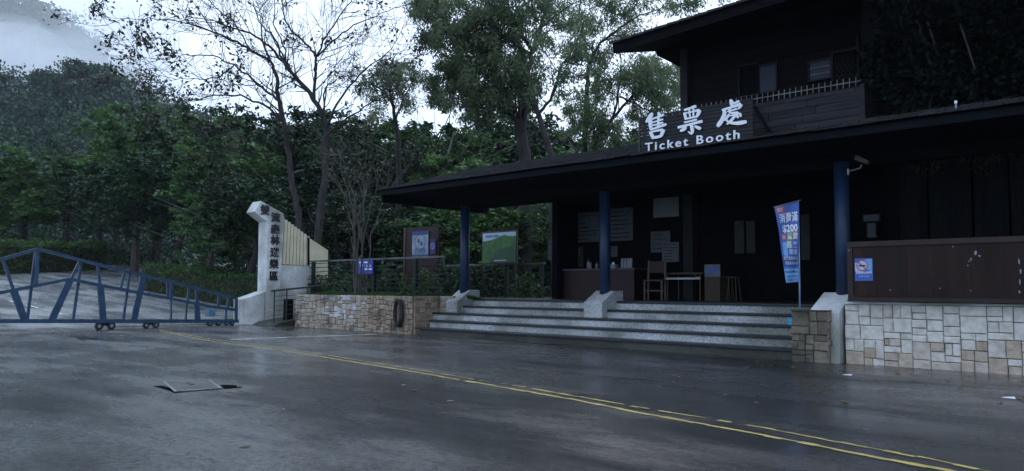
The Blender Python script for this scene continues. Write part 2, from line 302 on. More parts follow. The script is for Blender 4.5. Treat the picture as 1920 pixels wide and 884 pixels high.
# wet asphalt: a film of water over rough tarmac
gpos = tuple(atZ(640, 745, 0))
def asphalt():
    m = bpy.data.materials.new('wet_asphalt'); m.use_nodes = True; t = m.node_tree; n = t.nodes; l = t.links; b = n['Principled BSDF']
    g = n.new('ShaderNodeNewGeometry')
    def noise(sc, det, ro=.5, stretch=None):
        z = n.new('ShaderNodeTexNoise'); z.inputs['Scale'].default_value = sc; z.inputs['Detail'].default_value = det; z.inputs['Roughness'].default_value = ro
        src = g.outputs['Position']
        if stretch:
            mp = n.new('ShaderNodeMapping'); mp.inputs['Scale'].default_value = stretch; mp.inputs['Rotation'].default_value = (0, 0, R(-9)); l.new(src, mp.inputs[0]); src = mp.outputs[0]
        l.new(src, z.inputs['Vector']); return z
    big = noise(.5, 6, .62, (.55, 1.6, 1)); fine = noise(60, 3, .8); mid = noise(24, 6, .85)
    rc = n.new('ShaderNodeValToRGB'); ramp(rc, [(.36, (.003, .0035, .005)), (.5, (.009, .011, .014)), (.66, (.026, .030, .036))]); l.new(mid.outputs[0], rc.inputs[0])
    l.new(rc.outputs[0], b.inputs['Base Color'])
    mr = n.new('ShaderNodeMapRange'); mr.inputs['From Min'].default_value = .38; mr.inputs['From Max'].default_value = .64; mr.inputs['To Min'].default_value = .17; mr.inputs['To Max'].default_value = .37
    l.new(big.outputs[0], mr.inputs['Value']); l.new(mr.outputs[0], b.inputs['Roughness']); l.new(mr.outputs[0], b.inputs['Coat Roughness'])
    ag = noise(17, 6, .9)
    # drier, coarser patches where the film of water is broken
    dry = noise(.42, 9, .68, (.7, 1.5, 1)); dm = n.new('ShaderNodeMapRange'); dm.inputs['From Min'].default_value = .53; dm.inputs['From Max'].default_value = .60
    pc = gpos; el = n.new('ShaderNodeVectorMath'); el.operation = 'SUBTRACT'; el.inputs[1].default_value = (pc[0], pc[1], 0); l.new(g.outputs['Position'], el.inputs[0])
    em = n.new('ShaderNodeMapping'); em.vector_type = 'POINT'; em.inputs['Rotation'].default_value = (0, 0, R(18)); em.inputs['Scale'].default_value = (.42, 1.25, 0); l.new(el.outputs[0], em.inputs[0])
    ln = n.new('ShaderNodeVectorMath'); ln.operation = 'LENGTH'; l.new(em.outputs[0], ln.inputs[0])
    lm_ = n.new('ShaderNodeMapRange'); lm_.inputs['From Min'].default_value = .2; lm_.inputs['From Max'].default_value = 1.3; lm_.inputs['To Min'].default_value = .13; lm_.inputs['To Max'].default_value = 0; l.new(ln.outputs['Value'], lm_.inputs['Value'])
    sm_ = n.new('ShaderNodeMath'); sm_.operation = 'ADD'; l.new(dry.outputs[0], sm_.inputs[0]); l.new(lm_.outputs[0], sm_.inputs[1]); sp_ = n.new('ShaderNodeMath'); sp_.operation = 'MULTIPLY_ADD'; sp_.inputs[1].default_value = .22; sp_.use_clamp = False; l.new(mid.outputs[0], sp_.inputs[0]); l.new(sm_.outputs[0], sp_.inputs[2])
    dm.inputs['From Min'].default_value = .60; dm.inputs['From Max'].default_value = .72; l.new(sp_.outputs[0], dm.inputs['Value'])
    ar = n.new('ShaderNodeMapRange'); ar.inputs['From Min'].default_value = .56; ar.inputs['From Max'].default_value = .64; l.new(ag.outputs[0], ar.inputs['Value'])
    am = n.new('ShaderNodeMix'); am.data_type = 'RGBA'; l.new(ar.outputs[0], am.inputs[0]); l.new(rc.outputs[0], am.inputs[6]); am.inputs[7].default_value = (.055, .06, .07, 1)
    # beyond the gate the grazing sky sheen is painted in as a paler colour
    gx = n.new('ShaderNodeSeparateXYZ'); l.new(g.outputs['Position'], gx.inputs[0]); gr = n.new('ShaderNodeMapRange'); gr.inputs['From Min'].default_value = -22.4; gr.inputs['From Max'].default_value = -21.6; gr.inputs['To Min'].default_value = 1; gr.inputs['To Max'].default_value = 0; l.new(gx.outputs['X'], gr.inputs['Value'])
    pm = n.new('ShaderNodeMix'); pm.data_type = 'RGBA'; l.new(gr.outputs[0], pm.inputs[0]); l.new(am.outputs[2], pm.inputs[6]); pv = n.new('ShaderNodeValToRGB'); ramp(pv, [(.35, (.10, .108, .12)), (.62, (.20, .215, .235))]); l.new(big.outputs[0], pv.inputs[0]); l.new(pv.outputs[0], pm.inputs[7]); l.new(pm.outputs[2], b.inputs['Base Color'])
    cw = n.new('ShaderNodeMapRange'); cw.inputs['To Min'].default_value = 1; cw.inputs['To Max'].default_value = .3; l.new(dm.outputs[0], cw.inputs['Value']); gw = n.new('ShaderNodeMapRange'); gw.inputs['From Min'].default_value = .38; gw.inputs['From Max'].default_value = .52; gw.inputs['To Min'].default_value = .3; l.new(ag.outputs[0], gw.inputs['Value']); gm = n.new('ShaderNodeMath'); gm.operation = 'MULTIPLY'; l.new(cw.outputs[0], gm.inputs[0]); l.new(gw.outputs[0], gm.inputs[1]); l.new(gm.outputs[0], b.inputs['Coat Weight'])
    sw = n.new('ShaderNodeMapRange'); sw.inputs['To Min'].default_value = .25; sw.inputs['To Max'].default_value = .15; l.new(dm.outputs[0], sw.inputs['Value']); l.new(sw.outputs[0], b.inputs['Specular IOR Level'])
    b.inputs['IOR'].default_value = 1.55; b.inputs['Coat Weight'].default_value = 1; b.inputs['Coat IOR'].default_value = 2.1
    sm = n.new('ShaderNodeMapRange'); sm.inputs['From Min'].default_value = .38; sm.inputs['From Max'].default_value = .64; sm.inputs['To Min'].default_value = .6; sm.inputs['To Max'].default_value = 1.0
    l.new(big.outputs[0], sm.inputs['Value'])
    ad = n.new('ShaderNodeMath'); ad.operation = 'ADD'; l.new(fine.outputs[0], ad.inputs[0]); l.new(mid.outputs[0], ad.inputs[1])
    bp = n.new('ShaderNodeBump'); bp.inputs['Distance'].default_value = .028; l.new(sm.outputs[0], bp.inputs['Strength']); l.new(ad.outputs[0], bp.inputs['Height']); l.new(bp.outputs[0], b.inputs['Normal'])
    return m
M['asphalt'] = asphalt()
M['water'] = mat('puddle_water', (.012, .014, .017), None, .06, 3, spec=.5)
M['water'].node_tree.nodes['Principled BSDF'].inputs['IOR'].default_value = 1.33
# ================================================================ SETTING
def hz(X, Y=0):
    t = max(0.0, -22-X); return .07*(t*t/(t+1.5) if t > 0 else 0) if t < 60 else .07*(3600/61.5)
def interp(x, xs, ys): return float(np.interp(x, xs, ys))
# ground sheet
mb = MB(); xs = [-690, -500, -250, -140] + list(np.arange(-100, -20, 4)) + [-20, 0, 30, 55]; ys = [-55, -30, -10, 0, 5, 12, 20, 30, 45, 80, 200, 550]
idx = {}
for i, x in enumerate(xs):
    for j, y in enumerate(ys): idx[i, j] = len(mb.v); mb.v.append((x, y, hz(x)-.06))
for i in range(len(xs)-1):
    for j in range(len(ys)-1): mb.f.append((idx[i, j], idx[i+1, j], idx[i+1, j+1], idx[i, j+1])); mb.t.append(.5)
props(mb.build('ground', M['soil']), kind='structure')
# road: the forecourt, the lane under the gate and the bend beyond
mb = MB(); X_ = [45, 10, -10, -18, -20.99, -21, -23, -25, -28, -30, -34, -37.5, -38, -42, -46, -52, -58, -64, -70, -76]
def yhi(X): return 11.9 if X > -20.995 else (14.5 if X >= -37.7 else 46)
def ylo(X): return -30 if X > -30 else 12.6+.9*(-52-X)
rows = 14; prev = None
for X in X_:
    lo, hi = ylo(X), yhi(X); cur = []
    for k in range(rows+1): cur.append(len(mb.v)); mb.v.append((X, lo+(hi-lo)*k/rows, hz(X)))
    if prev:
        for k in range(rows): mb.f.append((cur[k], prev[k], prev[k+1], cur[k+1])); mb.t.append(.5)
    prev = cur
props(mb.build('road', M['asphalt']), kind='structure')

# painted lines (sheets 4 mm above the road), broken where the paint has worn off
def strip(name, pts, wdt, m, z=.004, gaps=0, wear=.0, seg=.22, seed=1):
    rr = random.Random(seed); mb = MB(); P = [Vector((p[0], p[1], 0)) for p in pts]
    for a, b in zip(P, P[1:]):
        n = max(1, int((b-a).length/seg)); t = (b-a).normalized(); s = Vector((-t.y, t.x, 0))
        for i in range(n):
            if rr.random() < (gaps(a.lerp(b, i/n)) if callable(gaps) else gaps): continue
            p, q = a.lerp(b, i/n), a.lerp(b, (i+1)/n)
            w1 = wdt*(.5-rr.random()*wear); w2 = wdt*(.5-rr.random()*wear)
            mb.poly([(p+s*-w1)+Vector((0, 0, hz(p.x)+z)), (q-s*w1)+Vector((0, 0, hz(q.x)+z)), (q+s*w2)+Vector((0, 0, hz(q.x)+z)), (p+s*w2)+Vector((0, 0, hz(p.x)+z))], [(0, 1, 2, 3)])
    return props(mb.build(name, m), kind='structure')
def gp(x, y): p = atZ(x, y, 0); return (p.x, p.y)
near = [gp(*q) for q in [(300, 622.5), (400, 641), (550, 661), (650, 677.5), (785, 699.5), (850, 711), (960, 730), (1080, 751), (1200, 775), (1350, 802), (1500, 830), (1600, 850), (1780, 884), (2000, 928)]]
far = [gp(*q) for q in [(300, 620), (400, 637), (550, 656.5), (650, 672.5), (825, 701), (870, 709), (960, 723), (1035, 736), (1215, 767.5), (1300, 781), (1370, 793), (1430, 803), (1600, 835), (1750, 863), (1835, 881), (2060, 925)]]
strip('yellow_centre_line', near, .085, M['yellow'], gaps=lambda p: (.35 if -7.4 < p.x < -6.3 else 0), wear=.35, seg=.12, seed=3)
strip('yellow_centre_line', far, .065, M['yellow'], gaps=lambda p: (.45 if -7 < p.x < -5.4 else .03), wear=.45, seg=.1, seed=9)
strip('white_stop_line', [gp(432, 637.5), gp(560, 632.5), gp(715, 627)], .14, M['whiteline'], gaps=.03, wear=.3, seed=4)
strip('gate_track', [gp(-120, 616), gp(200, 616.5), gp(452, 609.5)], .09, M['whiteline'], gaps=.12, wear=.5, seed=5)
def lane(name, pl, wd, g, s):
    pp = []
    for x, y in pl:
        p = None
        for z in np.linspace(0, 3.2, 400):
            d = ray(x, y)
            if abs(d.z) < 1e-6: continue
            t = (z-EYE.z)/d.z
            if t > 0:
                q = EYE+d*t
                if abs(hz(q.x)-z) < .02: p = q; break
        if p is None:  # march along the sight line until it meets the rising road
            d = ray(x, y)
            for t in np.linspace(15, 80, 2600):
                q = EYE+d*t
                if q.z <= hz(q.x)+.001: p = q; break
        if p is not None: pp.append((p.x, p.y))
    if len(pp) > 1: strip(name, pp, wd, M['whiteline'], gaps=g, wear=.4, seg=.5, seed=s)
lane('white_edge_line', [(-60, 508), (0, 504.5), (60, 499.5), (130, 496), (200, 495)], .3, .02, 6)
lane('white_lane_line', [(0, 560), (60, 575), (130, 594)], .12, .35, 7)

# manhole with its flooded frame
def pit(px, name, label):
    q = [atZ(x, y, 0) for x, y in px]; return q
mh = [atZ(x, y, 0) for x, y in [(305, 716.5), (393, 713.5), (416, 728.5), (327, 735.5)]]
cx = sum((p for p in mh), Vector())/4
t = thing('manhole_cover', 'rectangular steel manhole cover set in the wet road left of the yellow line', 'manhole cover', (cx.x, cx.y, 0))
MB().prism([p+Vector((0, 0, .004)) for p in mh], (0, 0, .003)).build('frame', M['greym'], t)
mid_ = [cx+(p-cx)*.90+Vector((0, 0, .0075)) for p in mh]
M['chequer'] = mat('chequer_plate', (.075, .08, .09), (.05, .054, .062), .25, 30, bump=.8, bscale=45, coat=1)
MB().prism(mid_, (0, 0, .003)).build('plate', M['asphalt'], t)
hn = MB(); c0 = cx+Vector((0, 0, .011)); hn.box(c0.x-.12, c0.x+.02, c0.y-.02, c0.y+.02, c0.z, c0.z+.004); hn.build('handle', M['black'], t)
def puddle(pts, name='puddle', z=.003, jit=0):
    mb = MB(); q0 = [atZ(x, y, 0)+Vector((0, 0, z)) for x, y in pts]; q = []; rj = random.Random(3)
    for a_, b_ in zip(q0, q0[1:]+q0[:1]):
        for k in range(8 if jit else 1): q.append(a_.lerp(b_, k/8)+Vector((rj.uniform(-jit, jit), rj.uniform(-jit, jit)*.6, 0)))
    mb.poly(q, [tuple(range(len(q)))]); o = mb.build(name, M['water']); 
    props(o, kind='structure'); return o
puddle([(286, 724.5), (305, 724), (320, 733.5), (324, 737), (345, 736.5), (327, 736.2)][::-1])
puddle([(327, 737.8), (416, 730.2), (456, 727.5), (440, 723), (412, 722), (420, 729.2), (327, 736.6)][::-1])
puddle([(118, 629), (150, 626), (160, 631), (196, 637), (150, 637.5), (140, 633)][::-1])
if 0: puddle([(505, 634), (560, 633), (640, 635), (700, 641), (650, 650), (560, 652), (510, 645)][::-1], jit=.09)

# ================================================================ STEPS
XL = XY(792, 11.8, 610); XR = XY(1491, 11.8, 640)
RH, RUN, Y0 = .17, .32, 11.8
t = thing('front_steps', 'wide flight of pale pebble steps with dark stone treads leading up to the porch', 'steps', ((XL+XR)/2, Y0, 0))
XLs = [XL-.5, XL, XY(811, 12.44, 590), XL, XL]
for i in range(5):
    y0 = Y0+RUN*i; z0 = RH*i; z1 = RH*(i+1); xl = XL-.1 if i < 2 else (XY(811, y0, 590) if i == 2 else XY(843, 12.6)+.02)
    MB().box(xl, XR-.005 if i < 4 else XR+.2, y0, 13.2, z0, z1-.045).build('riser', M['mosspebble'] if i == 0 else M['pebble'], t)
    MB().box(xl-.01, XR-.005 if i < 4 else XR+.2, y0-.025, 13.2, z1-.045, z1).build('tread', M['tread'], t, bevel=.008)

# ================================================================ STONE WALLS
def ashlar(x0, x1, z0, z1, Y, fn, mn=.12, mx=.42, depth=.05, seed=1, gp_=(.0015, .0045)):
    rr = random.Random(seed); out = []
    def split(a, b, c, d):
        w_, h_2 = b-a, d-c
        lim = rr.uniform(mn*1.5, mx)
        if w_ > lim*1.35 and (w_ >= h_2 or h_2 < mn*2): 
            m_ = a+w_*rr.uniform(.32, .68); split(a, m_, c, d); split(m_, b, c, d); return
        if h_2 > lim and h_2 > mn*2:
            m_ = c+h_2*rr.uniform(.32, .68); split(a, b, c, m_); split(a, b, m_, d); return
        out.append((a, b, c, d))
    n = max(1, int((x1-x0)/.9))
    for k in range(n): split(x0+(x1-x0)*k/n, x0+(x1-x0)*(k+1)/n, z0, z1)
    mb = MB()
    for a, b, c, d in out:
        g = rr.uniform(*gp_); o = rr.uniform(0, .03)
        mb.bevbox(a+g, b-g, Y-depth+o, Y, c+g, d-g, .010, min(1, max(0, fn((a+b)/2, (c+d)/2, rr))))
    return mb
# right wall
xr0, xr1 = XY(1583, 11.85, 620), 3.2
t = thing('pale_stone_wall', 'pale grey ashlar wall with tan lower courses under the brown board on the right', 'wall', ((xr0+xr1)/2, 11.9, 0))
MB().box(xr0, xr1, 11.91, 12.3, -.05, .885).build('core', M['mortar'], t)
ashlar(xr0, xr1, -.03, .885, 11.92, lambda x, z, r: (r.uniform(0, .42) if z > .36 else (r.uniform(.45, 1) if r.random() < (.85 if z < .22 else .55) else .2)) + (.15 if r.random() < .2 else 0), .09, .30, .06, 5).build('stone_facing', M['stone_white'], t)
MB().box(xr0, xr1, 11.84, 12.3, .887, .915).build('coping', M['conc'], t)
# left wall
xa, xb = XY(553, 11.8, 600), XY(772, 11.8, 600)
t = thing('tan_stone_wall', 'tan and brown ashlar retaining wall topped with grass left of the steps', 'wall', ((xa+xb)/2, 11.85, 0))
MB().box(xa+.02, xb, 11.84, 12.2, -.05, .885).build('core', M['mortar'], t)
MB().box(xb-.3, XY(843, 12.6)+.1, 12.66, 12.9, -.05, .9).build('core', M['mortar'], t)
def lf(x, z, r):
    u = (x-xa)/(xb-xa)
    if .28 < u < .62 and z > .3 and r.random() < .45: return r.uniform(0, .15)
    return r.uniform(.35, .8) if u < .66 else r.uniform(.6, 1)
ashlar(xa, xb, -.03, .9, 11.85, lf, .07, .23, .06, 8, (.003, .008)).build('stone_facing', M['stone_tan'], t)
ashlar(xb+.05, XY(843, 12.6)+.1, 0, .9, 12.67, lambda x, z, r: r.uniform(.2, .7), .09, .3, .06, 9).build('recessed_facing', M['stone_tan'], t)
mbq = ashlar(11.85, 12.7, -.03, .9, 0, lambda x, z, r: r.uniform(.6, 1), .1, .3, .05, 4)
mbq.v = [(xb-y, x, z) for x, y, z in mbq.v]; mbq.f = [tuple(reversed(f)) for f in mbq.f]; mbq.build('side_facing', M['stone_tan'], t)
# stub at the right end of the steps
xs0, xs1 = XR, XY(1556, 11.7, 640)
t = thing('stone_stub', 'low mossy stone block at the right end of the steps', 'wall', ((xs0+xs1)/2, 11.8, 0))
MB().box(xs0+.02, xs1-.02, 11.68, 12.9, -.05, .765).build('core', M['mortar'], t)
ashlar(xs0, xs1, -.03, .77, 11.69, lambda x, z, r: r.random(), .08, .26, .05, 12).build('stone_facing', M['stone_dark'], t)
mbq = ashlar(11.65, 12.9, -.03, .77, 0, lambda x, z, r: r.random(), .08, .26, .04, 14)
mbq.v = [(xs1-y-.02, x, z) for x, y, z in mbq.v]; mbq.f = [tuple(reversed(f)) for f in mbq.f]; mbq.build('side_facing', M['stone_dark'], t)
mbq = MB().box(xs0-.01, xs1+.01, 11.64, 12.9, .768, .785); mbq.build('top_slab', M['mosspebble'], t)

# planting bed behind the left wall and its grass
MB().box(xa+.05, xb, 12.2, 60, -.2, .84).box(xb+.001, XY(843, 12.6)+.1, 12.9, 60, -.2, .839).build('planting_bed', M['soil'])
props(bpy.data.objects['planting_bed'], kind='structure')
# ================================================================ BUILDING
EV = 11.3; FZ0, FZ1 = 3.30, 3.44; XE = -14.8; XB = -12.5; XRT = 3.6; FL = .85
B = thing('ticket_building', 'dark two storey timber building with a deep porch roof above the steps', 'building', (-5, 13, 0))
MB().box(XY(843, 12.6)-.2, XRT, 13.18, 24, 0, FL-.002).build('floor', M['floor'], B)
# porch roof: flat ceiling, front board, tiled slope
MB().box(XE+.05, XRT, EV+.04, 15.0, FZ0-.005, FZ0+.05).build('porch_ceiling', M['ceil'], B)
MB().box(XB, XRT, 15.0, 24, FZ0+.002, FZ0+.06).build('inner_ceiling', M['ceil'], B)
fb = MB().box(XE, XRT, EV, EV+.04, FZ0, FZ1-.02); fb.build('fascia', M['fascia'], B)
fb = MB().box(XE, XE+.04, EV+.042, 15.0, FZ0-.16, FZ1-.02); fb.build('end_board', M['fascia'], B)
for yb in (12.95,):
    MB().box(XE+.2, XRT, yb-.09, yb+.09, FZ0-.2, FZ0-.006).build('beam', M['ceil'], B)
for xx in np.arange(XE+.5, XRT, 1.15):
    pass
RZ = 4.45; RYr = 15.0
def roofz(Y): return FZ1 + (RZ-FZ1)*(Y-EV)/(RYr-EV)
mb = MB().prism([(XE, EV-.05, FZ1-.015), (XE, RYr, RZ-.015), (XE, RYr, RZ-.14), (XE, EV-.05+.2, FZ1-.055)], (XRT-XE, 0, 0)); mb.build('porch_roof_deck', M['ceil'], B)
mb = MB(); rr = random.Random(3)
for k in range(13):
    ya = EV-.08+.30*k; yb = ya+.34
    x = XE-.02-rr.random()*.2
    while x < XRT:
        w2 = rr.uniform(.22, .34); lift = rr.uniform(0, .012)
        za, zb = roofz(ya)+.012+lift, roofz(yb)-.004
        mb.prism([(x, ya, za), (x, yb, zb+.0), (x, yb, zb+.016), (x, ya, za+.020)], (w2-.012, 0, 0), rr.random()); x += w2
mb.build('porch_roof_tiles', M['tile'], B)
# ground floor walls (open front between XB and the right block)
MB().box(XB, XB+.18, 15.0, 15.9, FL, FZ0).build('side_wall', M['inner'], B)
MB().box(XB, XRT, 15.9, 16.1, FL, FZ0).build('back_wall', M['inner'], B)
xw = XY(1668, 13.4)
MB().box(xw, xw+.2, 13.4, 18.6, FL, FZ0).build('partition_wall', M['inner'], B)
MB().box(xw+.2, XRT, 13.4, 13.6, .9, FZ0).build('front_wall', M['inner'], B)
# hanging dark curtain panels over the right front wall
M['curtain'] = mat('dark_curtain', (.005, .006, .008), (.003, .0035, .005), .9, 2.5, stretch=(3, 1, .3), bump=.5, bscale=6, spec=.1)
xc = XY(1690, 13.1)
k = 0
while xc < XRT:
    w2 = rr.uniform(.38, .62); mb = MB(); nn = 10; vs = []; 
    for i in range(nn+1):
        a = i/nn; vs.append((xc+w2*a, 13.12+.03*math.sin(a*9+k)+.02*rr.random(), .95)); vs.append((xc+w2*a, 13.12+.03*math.sin(a*9+k+1), 3.12))
    mb.poly(vs+[(v[0], v[1]+.02, v[2]) for v in vs], [(2*i, 2*i+2, 2*i+3, 2*i+1) for i in range(nn)]+[(2*i+1+2*nn+2, 2*i+3+2*nn+2, 2*i+2+2*nn+2, 2*i+2*nn+2) for i in range(nn)])
    mb.build('curtain', M['curtain'], B); xc += w2+.03; k += 1
# interior column and door panels
c = XY(1294, 15.75); MB().box(c-.12, c+.12, 15.66, 15.899, FL, FZ0).build('inner_column', mat('column_grey', (.018, .022, .024), (.012, .015, .017), .7, 3, spec=.2), B)
def panel(name, x0, y0, x1, y1, Y, m, frame=None, parent=B, th=.02, label=None, cat=None):
    a = atY(x0, y1, Y); b = atY(x1, y0, Y)
    mb = MB().box(a.x, b.x, Y-th, Y, a.z, b.z); o = mb.build(name, m, parent)
    if frame:
        f = MB(); w2 = .035
        f.box(a.x-w2, a.x-.001, Y-th-.015, Y, a.z-w2, b.z+w2).box(b.x+.001, b.x+w2, Y-th-.015, Y, a.z-w2, b.z+w2).box(a.x, b.x, Y-th-.015, Y, b.z+.001, b.z+w2).box(a.x, b.x, Y-th-.015, Y, a.z-w2, a.z-.001)
        if parent is B: f.build('frame', frame, o) if False else f.build('window_frame', frame, parent)
        else: f.build('frame', frame, parent)
    return o
for (x0, y0, x1, y1) in [(1378, 414, 1396, 476), (1400, 414, 1416, 475), (1503, 402, 1518, 488)]:
    panel('door_pane', x0, y0, x1, y1, 15.88, M['paleglass'], M['inner'])
# pillars and sloped plinths
pillars = []
for i, (pxl, pxr, yt, ypx) in enumerate([(836, 862, 565, 871), (1094, 1130, 568, 1131), (1516, 1573, 585, 1557)]):
    yf = 12.55 if i < 2 else 11.75
    x0 = XY(pxl, yf, 580); x1 = XY(pxr, yf, 580)
    zb = .51 if i < 2 else -.02; ztop = 1.055; zf = ZY((pxl+pxr)/2, yt, yf)
    run = .42 if i < 2 else .62
    pf = [(x0, yf, zb), (x0, yf, zf), (x0, yf+run, ztop), (x0, yf+run+.33, ztop), (x0, yf+run+.33, zb)]
    if i == 0: x1 = x0+.40
    if i == 1: x1 = x0+.46
    ob = MB().prism([(x0, p[1], p[2]) for p in pf], (x1-x0, 0, 0)); 
    pl = ob.build('plinth', M['pebble'] if i < 2 else M['conc'], B, bevel=.012)
    xc_, yc = (x0+x1)/2+(.02 if i < 2 else .08), yf+run-.02
    if i == 2: yc = yf+run+.02
    # a little collar where the pillar enters the plinth
    cyl = MB().tube([(xc_, yc, .74), (xc_, yc, FZ0-.19)], .112, 24)
    cyl.build('pillar', M['blue'], B, smooth=True)
    pillars.append((xc_, yc))

# upper storey
yw = 13.6; xu = XY(1278, yw, 160)
zt = 6.1
sid = MB(); z = 4.0; rr = random.Random(5)
while z < 5.95:
    sid.box(xu+.12, XY(1640, yw), yw, yw+.03, z, z+.165, rr.random()); sid.t[-6:] = [rr.random()]*6; z += .17
sid.build('upper_siding', mat('upper_siding', (.008, .008, .011), (.004, .004, .006), .7, 2.5, stretch=(.5, 1, 7), bump=.4, tint=.3, spec=.08), B)

MB().box(xu, xu+.16, yw-.06, yw+.1, 3.9, 5.95).build('corner_post', M['siding'], B)
# windows of the upper storey
for (x0, y0, x1, y1) in [(1388, 120, 1421, 182), (1424, 120, 1455, 175), (1519, 112, 1557, 152)]:
    a = atY(x0, y1, yw-.02); b = atY(x1, y0, yw-.02)
    f = MB(); w2 = .028
    f.box(a.x-w2, a.x, yw-.06, yw-.002, a.z-w2, b.z+w2).box(b.x, b.x+w2, yw-.06, yw-.002, a.z-w2, b.z+w2).box(a.x, b.x, yw-.06, yw-.002, b.z, b.z+w2).box(a.x, b.x, yw-.06, yw-.002, a.z-w2, a.z)
    wo = f.build('window', M['siding'], B)
    MB().box(a.x+.002, b.x-.002, yw-.03, yw-.004, a.z+.002, b.z-.002).build('pane', M['inner'] if x0 == 1388 else M['glass'], wo)
    if x0 > 1500:
        lv = MB()
        for k in range(3): lv.box(a.x+.004, b.x-.004, yw-.045, yw-.031, a.z+.07+k*.12, a.z+.11+k*.12)
        lv.build('louvre', M['dimpaper'], wo)
# lattice panel
a = atY(1564, 152, yw-.03); b = atY(1608, 90, yw-.03); lt = MB(); n_ = 9; W_, H_ = b.x-a.x, b.z-a.z
lt.box(a.x-.03, a.x, yw-.08, yw-.01, a.z, b.z).box(b.x, b.x+.03, yw-.08, yw-.01, a.z, b.z+.2).box(a.x, b.x, yw-.08, yw-.01, b.z-.03, b.z)
st = .075
for sgn in (1, -1):
    kk = -int(H_/st)-1
    while kk*st < W_:
        x0 = kk*st; p0 = max(x0, 0); p1 = min(x0+H_*.6, W_)
        if p1 > p0:
            za, zb_ = (p0-x0)/H_*H_, (p1-x0)
            za, zb_ = (p0-x0)/.6*1.0*.6/.6*.6, (p1-x0)/.6*.6/.6*1.0
            za = (p0-x0)/.6; zb_ = (p1-x0)/.6
            za, zb_ = min(za, H_*.62), min(zb_, H_*.62)
            if zb_-za > .02:
                if sgn > 0: lt.bar((a.x+p0, yw-.05, a.z+za), (a.x+p0+(zb_-za)*.6, yw-.05, a.z+zb_), .010, .006, (0, 1, 0))
                else: lt.bar((b.x-p0, yw-.04, a.z+za), (b.x-p0-(zb_-za)*.6, yw-.04, a.z+zb_), .010, .006, (0, 1, 0))
        kk += 1
lt.build('lattice_screen', M['siding'], B)
# parapet of weathered planks with a row of pale spikes on its edge
yp = 12.2; xp0, xp1 = xu+.3, XY(1613, yp, 200)
pz0, pz1 = roofz(yp)+.0, ZY(1500, 181, yp)
pp = MB(); z = pz0-.02; kk = 0
while z < pz1-.03:
    x = xp0
    while x < xp1-.01:
        w2 = min(rr.uniform(.7, 1.3), xp1-x); pp.box(x+.004, x+w2-.004, yp, yp+.03, z, min(z+.118, pz1), 0.5); pp.t[-6:] = [rr.random()]*6; x += w2
    z += .125; kk += 1
pp.build('parapet', M['siding'], B)
MB().box(xp0, xp1, yp+.032, yp+.10, pz0, pz1-.01).build('parapet_core', M['wood_black'], B)
MB().box(xp1, xp1+.07, yp-.01, yw, pz0, pz1+.03).build('parapet_end', M['siding'], B)
br = MB(); a = atY(1414, 200, yp-.05); b = atY(1438, 254, yp-.3); br.bar((a.x, yp-.04, a.z), (b.x, yp-.12, b.z+.02), .05, .04, (0, 1, 0)); br.build('sign_brace', M['inner'], B)
sp = MB(); zr = ZY(1500, 172, yp+.05)
sp.box(xp0, xp1, yp+.04, yp+.055, zr, zr+.012)
x = xp0+.04
while x < xp1:
    sp.bar((x, yp+.03, zr-.075), (x+.004, yp+.03, zr+.075), .009, .009, (0, 1, 0)); x += .095
sp.build('spike_rail', M['white'] if False else mat('pale_spikes', (.17, .165, .165), (.08, .08, .08), .5, 3), B)
# upper roof: front eave, slope rising to the back, gable end
e0 = atY(1148, 80, 12.0); e1 = atY(1400, 0, 12.0); dz = (e1.z-e0.z)/(e1.x-e0.x)
xe1 = XRT+1
def ez(x): return e0.z+dz*(min(x, -3)-e0.x)
ur = MB(); rise = .29
wv = [(xu+.05, ez(xu)+.36), (-3, ez(-3)+.36), (XRT, ez(-3)+.36)]
MB().prism([(xu+.05, yw+.03, 3.4)]+[(x_, yw+.03, z_) for x_, z_ in wv]+[(XRT, yw+.03, 3.4)], (0, 5, 0)).build('upper_wall', M['wood_black'], B)
secs = [e0.x, e0.x+2.5, -3, xe1]
for xa_, xb_ in zip(secs, secs[1:]):
    A = [(12.0, -.02), (13.55, 1.55*rise-.02), (13.55, 1.55*rise-.26), (12.03, -.21)]
    v = [(xa_, y, ez(xa_)+z) for y, z in A]+[(xb_, y, ez(xb_)+z) for y, z in A]
    ur.poly(v, [(0, 1, 5, 4), (1, 2, 6, 5), (2, 3, 7, 6), (3, 0, 4, 7), (3, 2, 1, 0), (4, 5, 6, 7)])
ur.build('upper_roof', M['wood_black'], B)
sof = MB(); g0 = atY(1233, 105, 13.6); sof.prism([(g0.x, 13.56, g0.z), (g0.x, 13.56, g0.z+.12), (g0.x, 18, g0.z+.30), (g0.x, 18, g0.z-.2)], (XRT-g0.x, 0, 0)); sof.build('upper_soffit', M['wood_black'], B)
ut = MB(); x = e0.x-.03
while x < -2.2:
    w2 = rr.uniform(.24, .30); zz = ez(x)
    for r_i in range(5):
        y0_ = 11.93+r_i*.32; ut.prism([(x, y0_, zz+(y0_-12)*rise-.015), (x, y0_+.36, zz+(y0_+.36-12)*rise-.02), (x, y0_+.36, zz+(y0_+.36-12)*rise+.012), (x, y0_, zz+(y0_-12)*rise+.028)], (w2-.01, 0, 0), rr.random())
    x += w2
ut.build('upper_roof_tiles', M['tile'], B)

